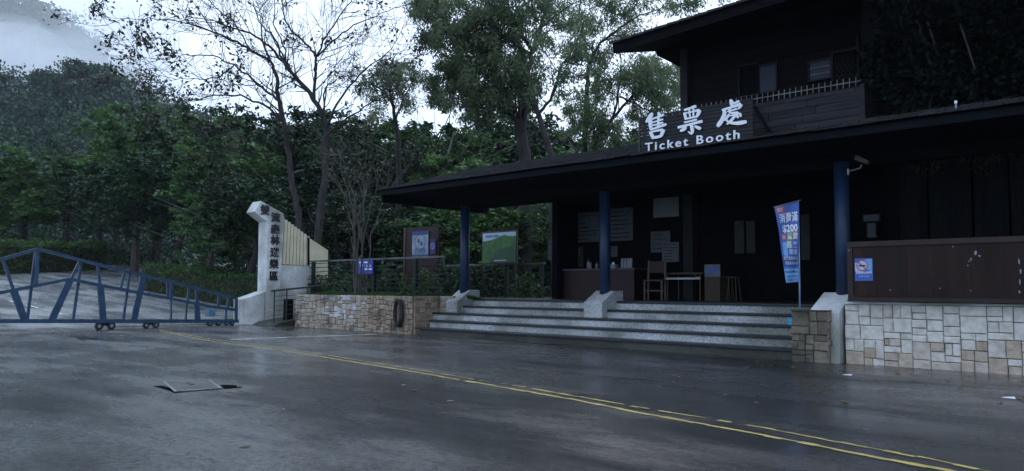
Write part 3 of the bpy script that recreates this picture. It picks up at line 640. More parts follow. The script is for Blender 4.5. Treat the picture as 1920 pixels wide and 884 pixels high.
# vine over the right part of the upper storey, and the fringe under the eave
def leaf_cloud(cent, size, r, droop=0.0, aspect=.45, up_=0.9):
    n = len(cent)
    d = r.normal(size=(n, 3)); d[:, 2] = d[:, 2]*(1-droop)-droop*1.3
    d /= np.linalg.norm(d, axis=1)[:, None]
    q = r.normal(size=(n, 3)); q[:, 2] += up_; s = np.cross(d, q); s /= np.linalg.norm(s, axis=1)[:, None]+1e-9
    L_ = size*(.6+.8*r.random(n))[:, None]; 
    nrm = np.cross(s, d)
    v = np.empty((n, 4, 3)); v[:, 0] = cent; v[:, 1] = cent+d*L_*.5+s*L_*aspect*.5+nrm*L_*.06; v[:, 2] = cent+d*L_; v[:, 3] = cent+d*L_*.5-s*L_*aspect*.5+nrm*L_*.06
    return v.reshape(-1, 3), np.arange(n*4).reshape(n, 4)
def foliage(name, cent, size, m, parent=None, tint=None, seed=0, **k):
    r = np.random.default_rng(seed+101); v, f = leaf_cloud(np.asarray(cent, float), size, r, **k)
    if tint is None: tint = r.random(len(cent))
    if parent is not None: v = v-np.array(parent_world(parent))
    return link_mesh(name, v, f, m, parent, tint)
r = np.random.default_rng(5)
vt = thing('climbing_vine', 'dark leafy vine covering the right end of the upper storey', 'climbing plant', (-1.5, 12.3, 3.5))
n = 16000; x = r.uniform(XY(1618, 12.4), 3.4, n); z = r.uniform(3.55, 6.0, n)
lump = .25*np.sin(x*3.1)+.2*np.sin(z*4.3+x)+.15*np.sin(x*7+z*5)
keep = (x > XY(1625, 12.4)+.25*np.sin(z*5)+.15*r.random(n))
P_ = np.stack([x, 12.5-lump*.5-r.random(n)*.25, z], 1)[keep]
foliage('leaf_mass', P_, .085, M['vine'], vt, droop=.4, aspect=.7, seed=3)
st = MB()
for k in range(14):
    x0 = rnd.uniform(-3.6, 3); st.tube([(x0, 12.45, 3.6), (x0+.1, 12.5, 4.3), (x0-.1, 12.4, 5.2), (x0+.2, 12.5, 5.9)], .015, 5)
st.build('stems', M['bark'], vt)
MB().box(XY(1628, 12.75), XRT, 12.75, 13.2, 3.7, 6.3).build('vine_bay', M['wood_black'], B)
vf = thing('hanging_creeper', 'sparse dry creeper hanging along the top of the dark curtains', 'climbing plant', (-1, 13, 3.0))
n = 1500; x = r.uniform(XY(1705, 13), 1.5, n); P_ = np.stack([x, 13.0+r.random(n)*.08, 3.14-np.abs(r.normal(0, .10, n))*(1+.6*np.sin(x*9))], 1)
foliage('leaf_mass', P_, .05, M['leafD'], vf, droop=.7, aspect=.4, seed=4)

# ================================================================ SIGN ON THE ROOF
ys = 11.55; a = atY(1198, 287, ys); b = atY(1411, 184, ys); x0, x1, z0, z1 = a.x, b.x, 3.47, b.z
t = thing('rooftop_sign', 'dark slatted sign board on the porch roof with large white Chinese characters', 'sign', ((x0+x1)/2, ys, z0))
sl = MB(); z = z0; 
while z < z1-.01:
    sl.box(x0, x1, ys, ys+.025, z, min(z+.052, z1), .5); sl.t[-6:] = [rnd.random()]*6; z += .06
sl.build('slats', mat('sign_slats', (.009, .010, .015), (.005, .005, .009), .6, 3, tint=.35, spec=.3), t)
fr = MB(); 
for xx in (x0+.1, x0+(x1-x0)/3, x0+2*(x1-x0)/3, x1-.1): fr.box(xx-.025, xx+.025, ys+.026, ys+.07, z0-.03, z1-.02)
fr.box(x0, x0+.03, ys-.012, ys-.001, z0, z1)
fr.build('frame', M['black'], t)
BR = [  # brush strokes of the three characters: points and widths on the sign face
 [((178, 216), (160, 250), (128, 292), 8, 24, 10), ((162, 262), (164, 300), (168, 348), 22, 24, 14), ((224, 210), (232, 228), (236, 244), 8, 18, 10), ((168, 268), (215, 252), (268, 232), 10, 10, 16), ((180, 292), (220, 280), (262, 266), 8, 9, 12), ((180, 316), (220, 306), (262, 292), 8, 9, 12), ((160, 350), (220, 330), (288, 306), 12, 12, 18), ((226, 238), (226, 290), (222, 338), 12, 14, 12),
  ((164, 362), (172, 385), (184, 412), 16, 20, 16), ((170, 366), (215, 356), (262, 348), 10, 12, 16), ((266, 346), (258, 370), (244, 404), 20, 20, 16), ((172, 410), (205, 408), (250, 398), 18, 16, 16)],
 [((428, 196), (470, 182), (520, 164), 16, 12, 20), ((428, 214), (436, 240), (442, 268), 14, 16, 12), ((434, 220), (490, 208), (546, 194), 10, 9, 18), ((546, 194), (540, 220), (524, 252), 20, 20, 12), ((468, 190), (470, 215), (474, 252), 9, 10, 8), ((500, 182), (500, 210), (500, 246), 9, 10, 8), ((430, 266), (480, 256), (534, 244), 12, 10, 12), ((428, 292), (475, 282), (526, 268), 12, 10, 14),
  ((378, 332), (470, 308), (570, 282), 18, 13, 20), ((482, 306), (490, 340), (492, 378), 16, 20, 14), ((492, 380), (478, 376), (458, 362), 16, 12, 5), ((446, 328), (425, 345), (396, 360), 8, 20, 10), ((508, 318), (530, 330), (558, 342), 8, 18, 18)],
 [((790, 112), (798, 135), (800, 164), 12, 22, 14), ((800, 150), (830, 138), (858, 124), 10, 12, 16), ((724, 196), (800, 172), (872, 148), 14, 13, 22), ((872, 150), (866, 168), (852, 188), 20, 16, 6), ((738, 190), (738, 245), (688, 324), 16, 24, 24), ((764, 208), (805, 196), (846, 184), 8, 9, 12), ((790, 178), (788, 214), (850, 212), 12, 12, 14), ((780, 224), (768, 248), (744, 280), 10, 14, 8), ((768, 244), (795, 238), (826, 228), 8, 8, 12), ((828, 228), (806, 266), (762, 306), 14, 16, 12),
  ((836, 216), (842, 236), (850, 258), 12, 16, 12), ((846, 222), (866, 226), (868, 248), 8, 12, 12), ((752, 256), (800, 296), (915, 286), 8, 16, 26)]]
for ci, strokes in enumerate(BR):
    mb_ = MB()
    for si, (p0, p1, p2, w0, w1, w2_) in enumerate(strokes):
        A = [Vector(q) for q in (p0, p1, p2)]; pts = []; 
        for k in range(9):
            u = k/8; c_ = A[0]*(1-u)*(1-u)+(A[1]*2-(A[0]+A[2])*.5)*2*u*(1-u)+A[2]*u*u; dq = (A[2]-A[0])*1.0 if k in (0, 8) else None
            pts.append(c_)
        left, right = [], []
        for k in range(9):
            d_ = (pts[min(k+1, 8)]-pts[max(k-1, 0)]).normalized(); n_2 = Vector((-d_.y, d_.x)); u = k/8
            ww = (w0*(1-u)*(1-u)+(2*w1-(w0+w2_)*.5)*2*u*(1-u)+w2_*u*u)*.66*(1+.06*math.sin(k*2.3+si)); 
            if k in (0, 8): ww *= .72
            left.append(pts[k]+n_2*ww); right.append(pts[k]-n_2*ww)
        off_ = -.022-.0006*si
        def W(q): return atY(1180+q.x/4.174, 160+q.y/4.174, ys+off_)
        for k in range(8): mb_.prism([W(left[k]), W(left[k+1]), W(right[k+1]), W(right[k])], (0, .02, 0))
    mb_.build('character', M['white'], t)
lo = text('lettering', 'Ticket Booth', .2, M['white'], t, (0, ys-.02, 0), depth=.010, bold=.003, spc=1.3)
xs_ = [v_.co.x for v_ in lo.data.vertices]; zs_ = [v_.co.z for v_ in lo.data.vertices]; q0, q1 = atY(1211, 276, ys), atY(1388, 253, ys); zc = ZY(1215, 284.5, ys)-parent_world(t).z; pwx = parent_world(t).x
kx = (q1.x-q0.x)/(max(xs_)-min(xs_)); kz = .150/(max(zs_)-min(zs_))
for v_ in lo.data.vertices: v_.co.x = (v_.co.x-min(xs_))*kx+q0.x-pwx; v_.co.z = (v_.co.z-min(zs_))*kz+zc
t.location.z += 0
# ================================================================ BROWN BOARD
yb = 11.72; x0 = XY(1588, yb, 500); z0, z1 = .925, 1.80; x1 = 3.0
t = thing('brown_notice_board', 'long dark brown wooden board standing on the pale stone wall', 'board', ((x0+x1)/2, yb, z0))
pb = MB(); x = x0+.08
rr = random.Random(21)
while x < x1-.1:
    w2 = min(rr.uniform(.28, .5), x1-.08-x); pb.box(x, x+w2-.003, yb+.02, yb+.05, z0+.09, z1-.08, .5); pb.t[-6:] = [rr.random()]*6; x += w2
pb.build('panel', M['brown'], t)
fr = MB().box(x0, x1, yb, yb+.07, z1-.08, z1).box(x0, x1, yb, yb+.07, z0, z0+.09).box(x0, x0+.08, yb+.001, yb+.069, z0+.09, z1-.08).box(x1-.08, x1, yb+.001, yb+.069, z0+.09, z1-.08)
fr.build('frame', mat('board_frame', (.028, .015, .013), (.014, .008, .008), .45, 3, spec=.3), t, bevel=.006)
MB().box(x0+.1, x1-.1, yb-.02, yb-.001, z0+.075, z0+.095).build('ledge', M['brown'], t)
for (px, py) in [(1592, 470), (1787, 463), (1669, 544), (1762, 541), (1820, 545)]:
    p = atY(px, py, yb); MB().tube([(p.x, yb+.01, p.z), (p.x, yb-.004, p.z)], .008, 8).build('screw', M['greym'], t)
# remains of torn paper on the board
def scrap(label, pts, seed):
    rr = random.Random(seed); p = atY(*pts[0][:2], yb); t = thing('torn_paper', label, 'paper scrap', (p.x, yb, p.z))
    for (px, py, w2, h2) in pts:
        mb = MB()
        p = atY(px, py, yb); k = 7; poly = []
        for i in range(k):
            an = 2*math.pi*i/k; q = rr.uniform(.55, 1.1); poly.append((p.x+math.cos(an)*w2*q, yb+.0195, p.z+math.sin(an)*h2*q))
        mb.prism(poly, (0, -.003, 0)); mb.build('scrap', M['paper'], t)
    return t
scrap('torn white paper remains near the middle of the brown board', [(1829, 475, .02, .045), (1836, 480, .014, .02), (1820, 486, .012, .02), (1817, 490, .025, .006), (1814, 498, .012, .008)], 3)
scrap('long thin torn paper strip at the right edge of the brown board', [(1910, 490, .012, .05), (1913, 510, .01, .05), (1912, 530, .008, .045), (1911, 548, .012, .02)], 4)
# no smoking sticker
a = atY(1603.5, 527, yb+.019); b = atY(1636, 484.5, yb+.019); w2, h2 = b.x-a.x, b.z-a.z; Y = yb+.0185
t = thing('no_smoking_sticker', 'small blue no smoking notice on the left end of the brown board', 'sticker', ((a.x+b.x)/2, Y, a.z))
MB().box(a.x, b.x, Y-.003, Y, a.z, b.z).build('sheet', M['signblue'], t)
MB().prism([(a.x+w2*.45, Y-.0035, a.z+h2*.55), (b.x-w2*.05, Y-.0035, a.z+h2*.42), (b.x-w2*.03, Y-.0035, b.z-h2*.03), (a.x+w2*.6, Y-.0035, b.z-h2*.05)], (0, -.001, 0)).build('smoke_print', M['sky'], t)
MB().prism([(a.x+w2*.02, Y-.0035, a.z+h2*.42), (a.x+w2*.4, Y-.0035, a.z+h2*.42), (a.x+w2*.3, Y-.0035, a.z+h2*.8), (a.x+w2*.02, Y-.0035, a.z+h2*.82)], (0, -.001, 0)).build('hand_print', M['pale'], t)
cxx, cz, rad = a.x+w2*.42, a.z+h2*.68, w2*.33
disc = [(cxx+rad*math.cos(i*math.pi/12), Y-.005, cz+rad*math.sin(i*math.pi/12)) for i in range(24)]
MB().prism(disc, (0, -.001, 0)).build('disc', M['pale'], t)
ring = MB()
for i in range(24):
    a1, a2 = i*math.pi/12, (i+1)*math.pi/12
    ring.prism([(cxx+rad*math.cos(q)*k, Y-.0065, cz+rad*math.sin(q)*k) for q, k in ((a1, 1), (a2, 1), (a2, .8), (a1, .8))], (0, -.001, 0))
ring.bar((cxx-rad*.6, Y-.008, cz+rad*.6), (cxx+rad*.6, Y-.008, cz-rad*.6), rad*.2, .001, (0, 1, 0))
ring.build('prohibition_ring', M['red'], t)
MB().box(cxx-rad*.6, cxx+rad*.6, Y-.0105, Y-.0095, cz-.012, cz+.008).build('cigarette', M['ink'], t)
text('lettering', '全面禁止吸菸', w2*.15, M['white'], t, (a.x+w2*.5, Y-.004, a.z+h2*.36), depth=.001, bold=.0005)
text('small_lettering', '違者依法處罰', w2*.1, M['pale'], t, (a.x+w2*.5, Y-.004, a.z+h2*.2), depth=.001, space=1.3)

# ================================================================ BANNER
yB = 11.95; px_top = atY(1500.5, 378, yB); zb = .785; pxp = XY(1499.5, yB, 560)
t = thing('advertising_banner', 'tall blue and white advertising banner hanging from a pole at the steps', 'banner', (pxp, yB, zb))
MB().tube([(pxp, yB, zb), (pxp+.004, yB, px_top.z)], .0135, 10).build('pole', mat('banner_pole', (.30, .42, .62), (.2, .3, .5), .35, 4), t, smooth=True)
e = atY(1450, 389, yB-.12); MB().tube([(pxp+.05, yB, px_top.z+.02), (e.x, yB-.12, e.z)], .006, 6).build('cross_rod', M['greym'], t)
# cloth: a thin solid sheet that hangs twisted (narrowing to the bottom)
LT = [(1452, 389), (1456, 410), (1460, 432), (1463, 455), (1466, 478), (1470, 505), (1474, 531)]
cloth_pts = []
NR, NC = 24, 10
def cp(u, v):   # u 0 left..1 at the pole, v 0 top..1 bottom
    k = v*6; i = min(5, int(k)); f_ = k-i; lx = LT[i][0]*(1-f_)+LT[i+1][0]*f_; ly = LT[i][1]*(1-f_)+LT[i+1][1]*f_
    ry = 379+v*(529-379)
    xx = lx+(1498-lx)*u; yy = ly+(ry-ly)*u
    Yd = yB-.03-.14*(1-u)*(1-.3*v)-.02*math.sin(u*6+v*7)
    return atY(xx, yy, Yd)
vs = [cp(c_/NC, r_i/NR) for r_i in range(NR+1) for c_ in range(NC+1)]
fs = [(r_i*(NC+1)+c_, (r_i+1)*(NC+1)+c_, (r_i+1)*(NC+1)+c_+1, r_i*(NC+1)+c_+1) for r_i in range(NR) for c_ in range(NC)]
cl = MB(); cl.poly(vs, fs); cl.poly([v+Vector((0, .004, 0)) for v in vs], [tuple(reversed(f)) for f in fs])
cl.build('cloth', M['signblue'], t, smooth=True)
def decal(name, u0, u1, v0, v1, m, off=.004, n=6):
    mb = MB(); vs = [cp(u0+(u1-u0)*i/n, v0+(v1-v0)*j/n)+Vector((0, -off, 0)) for j in range(n+1) for i in range(n+1)]
    mb.poly(vs, [(j*(n+1)+i, (j+1)*(n+1)+i, (j+1)*(n+1)+i+1, j*(n+1)+i+1) for j in range(n) for i in range(n)])
    mb.poly([v+Vector((0, .002, 0)) for v in vs], [(j*(n+1)+i+1, (j+1)*(n+1)+i+1, (j+1)*(n+1)+i, j*(n+1)+i) for j in range(n) for i in range(n)])
    return mb.build(name, m, t)
def bt(name, body, u, v, hgt, wid, m, bold=0, off=.009):   # print wrapped onto the cloth
    cu = bpy.data.curves.new('t', 'FONT'); cu.body = body; cu.size = 1; cu.extrude = 0.0; cu.offset = bold; cu.align_x = 'CENTER'; cu.align_y = 'CENTER'; cu.resolution_u = 2
    to = bpy.data.objects.new('t', cu); C.objects.link(to); bpy.context.view_layer.update()
    me = bpy.data.meshes.new_from_object(to.evaluated_get(bpy.context.evaluated_depsgraph_get())); bpy.data.objects.remove(to)
    xs_ = [q.co.x for q in me.vertices]; ys_ = [q.co.y for q in me.vertices]
    w0 = max(xs_)-min(xs_); h0 = max(ys_)-min(ys_); mx_ = (max(xs_)+min(xs_))/2; my_ = (max(ys_)+min(ys_))/2; pw = parent_world(t)
    for q in me.vertices:
        uu = u+(q.co.x-mx_)/w0*wid; vv = v-(q.co.y-my_)/h0*hgt
        q.co = cp(uu, vv)+Vector((0, -off, 0))-pw
    me.materials.clear(); me.materials.append(m); o = bpy.data.objects.new(name, me); C.objects.link(o); o.parent = t; return o
decal('red_tab', .06, .40, .01, .10, M['red'])
bt('lettering', '限定', .22, .055, .06, .24, M['pale'], .01, .008)
bt('lettering', '消費滿', .54, .175, .13, .82, M['white'], .012)
bt('lettering', '$200', .58, .325, .115, .74, M['white'], .03)
decal('red_roundel', .10, .36, .385, .475, M['red']); bt('lettering', '集', .23, .43, .06, .18, M['pale'], .01, .008)
decal('green_patch', .40, .66, .375, .475, M['green']); decal('orange_patch', .70, .94, .365, .465, M['orange'])
bt('lettering', '雙流', .68, .42, .085, .54, M['white'], .015, .008)
decal('teal_patch', .12, .36, .50, .68, M['sky']); decal('yellow_patch', .36, .58, .485, .575, M['yel'])
bt('lettering', '區樂', .68, .53, .085, .56, M['pale'], .015, .008)
bt('lettering', '優惠', .68, .625, .07, .48, M['pale'], .01)
decal('navy_band', .02, .98, .675, .80, M['deep'])
bt('lettering', '遊客憑券即可', .52, .705, .045, .84, M['pale'], .01, .008)
bt('lettering', '享受優惠折扣', .54, .765, .04, .78, M['pale'], .01, .008)
decal('pale_band', .02, .98, .83, .995, M['sky'])
bt('lettering', 'FamilyMart', .52, .872, .045, .88, M['deep'], .02, .008)
bt('lettering', '全家便利商店', .52, .925, .03, .80, M['deep'], .01, .008)
bt('lettering', '雙流森林遊樂區', .52, .968, .03, .84, M['signblue'], .01, .008)
# blue box on the step and litter
a = atY(1477, 608, 12.1); 
t = thing('blue_box', 'small bright blue box left on the step beside the mossy stone block', 'box', (XY(1484, 12.58, 600), 12.58, .51))
bx0, bx1 = XY(1477, 12.5, 600), XY(1491, 12.5, 600)
MB().box(bx0, bx1+.05, 12.5, 12.66, .512, .62).build('box_body', M['cyan'], t, bevel=.006)
MB().box(bx0-.005, bx1+.055, 12.495, 12.665, .621, .635).build('box_lid', M['cyan'], t)
for (px, py, s_, lb) in [(1590, 704, .06, 'white scrap of paper lying on the road before the mossy stone block'), (1893, 747, .06, 'white scrap of paper lying on the road at the right edge of the photo')]:
    p = atZ(px, py, 0); mb = MB(); mb.prism([(p.x-s_*1.1, p.y-.02, .002), (p.x+s_, p.y-.05, .004), (p.x+s_*.6, p.y+.04, .012), (p.x-s_*.7, p.y+.05, .003)], (0, 0, .003)); props(mb.build('litter', M['white']), lb, 'litter')
def dead_leaf(p, k):
    s_ = rnd.uniform(.025, .05); an = rnd.uniform(0, 6.28); u = Vector((math.cos(an), math.sin(an), 0)); v_ = Vector((-u.y, u.x, 0))
    mb = MB(); mb.prism([p-u*s_+Vector((0, 0, .003)), p+v_*s_*.5+Vector((0, 0, .010)), p+u*s_+Vector((0, 0, .004)), p-v_*s_*.5+Vector((0, 0, .008))], (0, 0, .002)); return mb
lm = mat('fallen_leaf', (.22, .15, .07), (.12, .08, .04), .6, 20)
mb = MB()
r2 = random.Random(4)
for k in range(260):
    X = r2.uniform(-19, 2); Y = 11.7-abs(r2.gauss(0, 1.6)); q = dead_leaf(Vector((X, Y, 0)), k); mb.poly(q.v, q.f)
for k in range(120):
    X = r2.uniform(-20, 2); Y = r2.uniform(2, 11.5); q = dead_leaf(Vector((X, Y, 0)), k); mb.poly(q.v, q.f)
props(mb.build('fallen_leaves', lm), 'brown leaves scattered on the wet road', 'leaves', kind='stuff')

# ================================================================ PORCH FURNITURE
def onfloor(px, py): return atZ(px, py, FL)
# counter with red front
x0, x1 = XY(1037, 15.2, 530), XY(1190, 15.2, 530); ztop = ZY(1110, 504, 15.2)
t = thing('ticket_counter', 'long dark counter with a pale edged top against the back wall of the porch', 'counter', ((x0+x1)/2, 15.2, FL))
MB().box(x0+.05, x1-.05, 15.25, 15.8, FL, ztop-.04).build('counter_front', M['redw'], t)
MB().box(x0, x1, 15.2, 15.8, ztop-.04, ztop).build('counter_top', M['dimpaper'], t)
def notice(name, label, px0, py0, px1, py1, Y, m, cat='poster', lines=5, ink='inner', group=None):
    a = atY(px0, py1, Y); b = atY(px1, py0, Y)
    t = thing(name, label, cat, ((a.x+b.x)/2, Y, a.z), group=group)
    MB().box(a.x, b.x, Y-.015, Y, a.z, b.z).build('sheet', m, t)
    if lines:
        mb = MB(); w2 = b.x-a.x; h2 = b.z-a.z
        for i in range(lines):
            zc = b.z-h2*(i+.8)/(lines+.6); q = rnd.uniform(.5, .85)
            mb.box(a.x+w2*.1, a.x+w2*(.1+q), Y-.018, Y-.0155, zc-h2*.012, zc+h2*.012)
        mb.build('print', M[ink], t)
    return t
notice('wall_poster', 'wide faded notice on the back wall left of the middle blue pillar', 1047, 397, 1124, 457, 15.86, M['dimpaper'], lines=7)
notice('wall_poster', 'narrower faded notice on the back wall right of the middle blue pillar', 1140, 389, 1187, 453, 15.86, M['dimpaper'], lines=7)
notice('price_list', 'ruled price list below the wide notice over the counter', 1060, 463, 1094, 502, 15.86, mat('price_sheet', (.025, .03, .045), None, .6, 5), lines=6, ink='paper', cat='price list')
notice('paper_sheet', 'small pale sheet hanging over the counter right of the middle pillar', 1146, 462, 1158, 482, 15.84, M['dimpaper'], lines=3)
notice('paper_sheet', 'narrow pale sheet on the wall at the left end of the counter', 1028, 450, 1039, 488, 15.82, M['dimpaper'], lines=3)
notice('light_board', 'pale glossy board high on the back wall above the desk', 1226, 369, 1273, 409, 15.86, mat('glossy_board', (.16, .18, .17), (.12, .14, .13), .4, 3), lines=0, cat='board')
notice('wall_poster', 'faded square poster behind the desk, upper left of a pair', 1221, 433, 1257, 474, 15.86, M['dimpaper'], lines=4)
notice('wall_poster', 'faded ruled poster behind the desk, lower right of a pair', 1242, 454, 1273, 492, 15.83, mat('ruled', (.09, .10, .12), None, .6, 5), lines=6)
# brochures on the counter
t0 = thing('brochure_rack', 'row of upright pale brochures standing at the right end of the counter', 'brochures', (XY(1168, 15.45), 15.45, ztop))
for px in (1166, 1171.5, 1177, 1182):
    x = XY(px, 15.45); mb = MB(); mb.prism([(x-.035, 15.45, ztop+.001), (x+.035, 15.45, ztop+.001), (x+.045, 15.458, ztop+.24), (x-.025, 15.458, ztop+.24)], (0, .02, 0)); mb.build('brochure', M['paper'], t0)
for px, h2, lb in ((1103, .26, 'thin white bottle standing on the counter left of the middle pillar'), (1107, .2, 'short pale bottle beside the thin one on the counter'), (1119, .18, 'pale bottle partly behind the middle pillar on the counter')):
    x = XY(px, 15.45); t = thing('bottle', lb, 'bottle', (x, 15.45, ztop), group='bottles on the counter')
    MB().tube([(x, 15.45, ztop), (x, 15.45, ztop+h2*.65), (x, 15.45, ztop+h2*.75)], [.035, .035, .015], 12).build('bottle_body', M['paper'], t, smooth=True)
    MB().tube([(x, 15.45, ztop+h2*.751), (x, 15.45, ztop+h2)], .013, 8).build('cap', M['dimpaper'], t)
x = XY(1150, 15.45); t = thing('tissue_box', 'low pale tissue box on the counter right of the middle pillar', 'box', (x, 15.45, ztop))
MB().box(x-.1, x+.1, 15.38, 15.52, ztop+.001, ztop+.1).build('carton', M['paper'], t, bevel=.005)
mb = MB(); mb.prism([(x-.04, 15.45, ztop+.1), (x+.04, 15.45, ztop+.1), (x+.02, 15.45, ztop+.16), (x-.03, 15.45, ztop+.15)], (0, .01, 0)); mb.build('tissue', M['white'], t)
# table
p = onfloor(1275, 562); Yt = 15.1; x0, x1 = XY(1243, Yt, 510), XY(1316, Yt, 510); zt_ = FL+.62
t = thing('folding_table', 'dark folding table with metal legs standing in the porch beside a chair', 'table', ((x0+x1)/2, Yt+.3, FL))
MB().box(x0, x1, Yt, Yt+.6, zt_-.03, zt_).build('table_top', M['woodlight'], t, bevel=.006)
MB().box(x0+.06, x1-.06, Yt+.03, Yt+.05, zt_-.15, zt_-.11).build('apron', M['greym'], t)
for xx in (x0+.08, x1-.08):
    for yy in (Yt+.06, Yt+.54): MB().tube([(xx, yy, FL), (xx, yy, zt_-.031)], .014, 8).build('leg', M['woodlight'], t)
mb = MB().tube([(x1-.085, Yt+.06, zt_-.13), (x1-.25, Yt+.06, zt_-.035)], .008, 6); mb.build('brace', M['greym'], t)
# chair
def chair(loc, rz, label):
    t = thing('wooden_chair', label, 'chair', loc, rz, None); 
    MB().box(-.21, .21, -.21, .21, .43, .46).build('seat', M['woodlight'], t, local=True, bevel=.01)
    for sx in (-.19, .19):
        MB().box(sx-.018, sx+.018, -.205, -.17, 0, .429).build('leg', M['woodlight'], t, local=True)
        MB().prism([(sx-.018, .17, 0), (sx-.018, .205, 0), (sx-.018, .205, .45), (sx-.018, .26, .9), (sx-.018, .225, .9), (sx-.018, .17, .45)], (.036, 0, 0)).build('leg', M['woodlight'], t, local=True)
    MB().box(-.17, .17, -.2, -.18, .2, .23).box(-.17, .17, .18, .2, .2, .23).build('stretcher', M['woodlight'], t, local=True)
    MB().prism([(-.171, .205, .62), (-.171, .225, .62), (-.171, .25, .88), (-.171, .23, .88)], (.342, 0, 0)).build('backrest', M['redw'], t, local=True)
    return t
chair((XY(1228, 14.75), 14.75, FL), R(20), 'wooden chair with a dark red back in front of the folding table')
# podium with white notice
x0, x1 = XY(1321, 15.1, 540), XY(1350, 15.1, 540)
t = thing('donation_box', 'brown upright box on the porch floor carrying a white notice', 'box', ((x0+x1)/2, 15.3, FL))
MB().box(x0, x1, 15.1, 15.45, FL, FL+.52).build('box_body', M['card'], t, bevel=.006)
a = atY(1321, 517, 15.2); b = atY(1350, 496, 15.2)
MB().box(a.x, b.x, 15.2, 15.215, FL+.521, b.z).build('notice_sheet', mat('pale_notice', (.11, .135, .18), None, .5, 4), t)
w2 = b.x-a.x; MB().box(a.x+.03, b.x-.03, 15.196, 15.1995, b.z-.10, b.z-.08).box(a.x+.05, b.x-.05, 15.196, 15.1995, b.z-.17, b.z-.12).box(a.x+.03, b.x-.03, 15.196, 15.1995, b.z-.24, b.z-.22).build('print', M['signblue'], t)
# stacked stools right of the box
for i, px in enumerate((1363, 1376)):
    x = XY(px, 15.4); t = thing('bar_stool', ('left' if i == 0 else 'right')+' of the two dark thin legged stools right of the brown box', 'stool', (x, 15.4, FL), group='dark stools')
    MB().tube([(0, 0, .5), (0, 0, .53)], .15, 16).build('seat', M['redw'], t, local=True)
    for k in range(4):
        an = math.pi/4+k*math.pi/2; MB().tube([(.16*math.cos(an), .16*math.sin(an), 0), (.1*math.cos(an), .1*math.sin(an), .5)], .012, 6).build('leg', M['woodlight'], t, local=True)
# camera on the right pillar
X, Y = pillars[2]; z = ZY(1566, 324, Y)
t = thing('security_camera', 'small grey security camera on an arm at the top of the right blue pillar', 'security camera', (X, Y, z))
MB().box(X+.105, X+.125, Y-.03, Y+.03, z-.06, z+.04).tube([(X+.12, Y, z), (X+.3, Y-.02, z+.03), (X+.32, Y-.02, z+.08)], .012, 8).build('bracket', M['greym'], t)
MB().prism([(X+.22, Y-.06, z+.17), (X+.42, Y-.06, z+.07), (X+.43, Y-.06, z+.13), (X+.25, Y-.06, z+.24)], (0, .09, 0)).build('housing', mat('camera_grey', (.06, .06, .065), None, .4, 5), t, bevel=.006)
# meter box and pipe on wall behind the board
a = atY(1624, 446, 14.5); b = atY(1644, 418, 14.5)
t = thing('meter_box', 'small grey box with a cap on the dark wall left of the curtains', 'box', ((a.x+b.x)/2, 14.5, a.z))
MB().box(a.x+.02, b.x-.02, 14.5, 14.6, a.z, b.z).build('case', M['dimpaper'], t); c_ = ZY(1634, 403, 14.5); MB().box(a.x-.03, b.x+.05, 14.47, 14.62, b.z+.03, c_).build('hood', M['dimpaper'], t)
MB().box(a.x-.1, xw, 14.62, 14.7, FL, FZ0).build('partition_wall', M['inner'], B)
x = XY(1587, 14.0); t = thing('standing_pipe', 'thin grey pipe standing between the right pillar and the meter box', 'pipe', (x, 14, FL)); MB().tube([(x, 14, FL), (x, 14, ZY(1587, 403, 14))], .018, 8).build('tube', M['dimpaper'], t)
MB().tube([(x, 14, ZY(1587, 425, 14)), (x, 14, ZY(1587, 414, 14))], .028, 8).build('joint', M['greym'], t)
p = atY(1809, 204, 12.2); t = thing('roof_vent_pipe', 'tiny white pipe stub sticking up from the porch roof edge on the right', 'pipe', (p.x, 11.7, roofz(11.7)))
MB().tube([(p.x, 11.7, roofz(11.7)), (p.x, 11.7, roofz(11.7)+.09)], .012, 8).build('tube', M['paper'], t); MB().tube([(p.x, 11.7, roofz(11.7)+.091), (p.x, 11.7, roofz(11.7)+.13)], .018, 8).build('cap', M['white'], t)
# black hose coil on tan wall
p = atY(747, 586, 11.7); t = thing('hose_coil', 'coil of black hose hanging on the tan stone wall', 'hose', (p.x, 11.72, p.z))
hs = MB(); rr = random.Random(2)
for k in range(7):
    a_, b_ = rr.uniform(.10, .15), rr.uniform(.27, .34); ox, oz = rr.uniform(-.02, .02), rr.uniform(-.03, .01); yy = 11.76-.018*k
    hs.tube([(p.x+ox+a_*math.cos(q), yy, p.z+oz+b_*math.sin(q)) for q in np.linspace(0, 2*math.pi, 28)], .016, 6, cap=False)
hs.build('coil', M['black'], t, smooth=True)
MB().tube([(p.x, 11.8, p.z+.3), (p.x, 11.66, p.z+.31), (p.x, 11.64, p.z+.36)], .015, 8).build('hook', M['greym'], t)

# ================================================================ GATE
ga, gb = atZ(197, 619, 0), atZ(452, 610, 0); gdir = (gb-ga); gdir.z = 0; gdir.normalize(); gn = Vector((-gdir.y, gdir.x, 0))
if gn.dot(EYE-ga) < 0: gn = -gn
def G(x, y, off=0):
    d = ray(x, y); q = ga+gn*off; return EYE+d*((q-EYE).dot(gn)/d.dot(gn))
t = thing('sliding_gate', 'blue steel sliding gate with slanted struts across the road', 'gate', tuple(ga))
def path(name, pts, w_, d_=.06, off=0):
    mb = MB()
    for a, b in zip(pts, pts[1:]):
        A, B_ = G(*a, off), G(*b, off); mb.bar(A, B_, w_, d_, gn)
    return mb.build(name, M['gate'], t)
s = 21/1440
path('top_chord', [(-130, 520), (0, 487.5), (69, 467.8), (81, 469.5), (150, 488), (240, 510), (272, 517.5), (325, 529.5), (367, 540), (444, 560)], .072)
path('middle_chord', [(-130, 580), (0, 549.5), (131, 523.5), (183, 534.5), (240, 545.5), (259, 549.5), (320, 560.5), (359, 568), (393, 575), (442, 581.5)], .075, .05)
gbz = G(200, 602).z
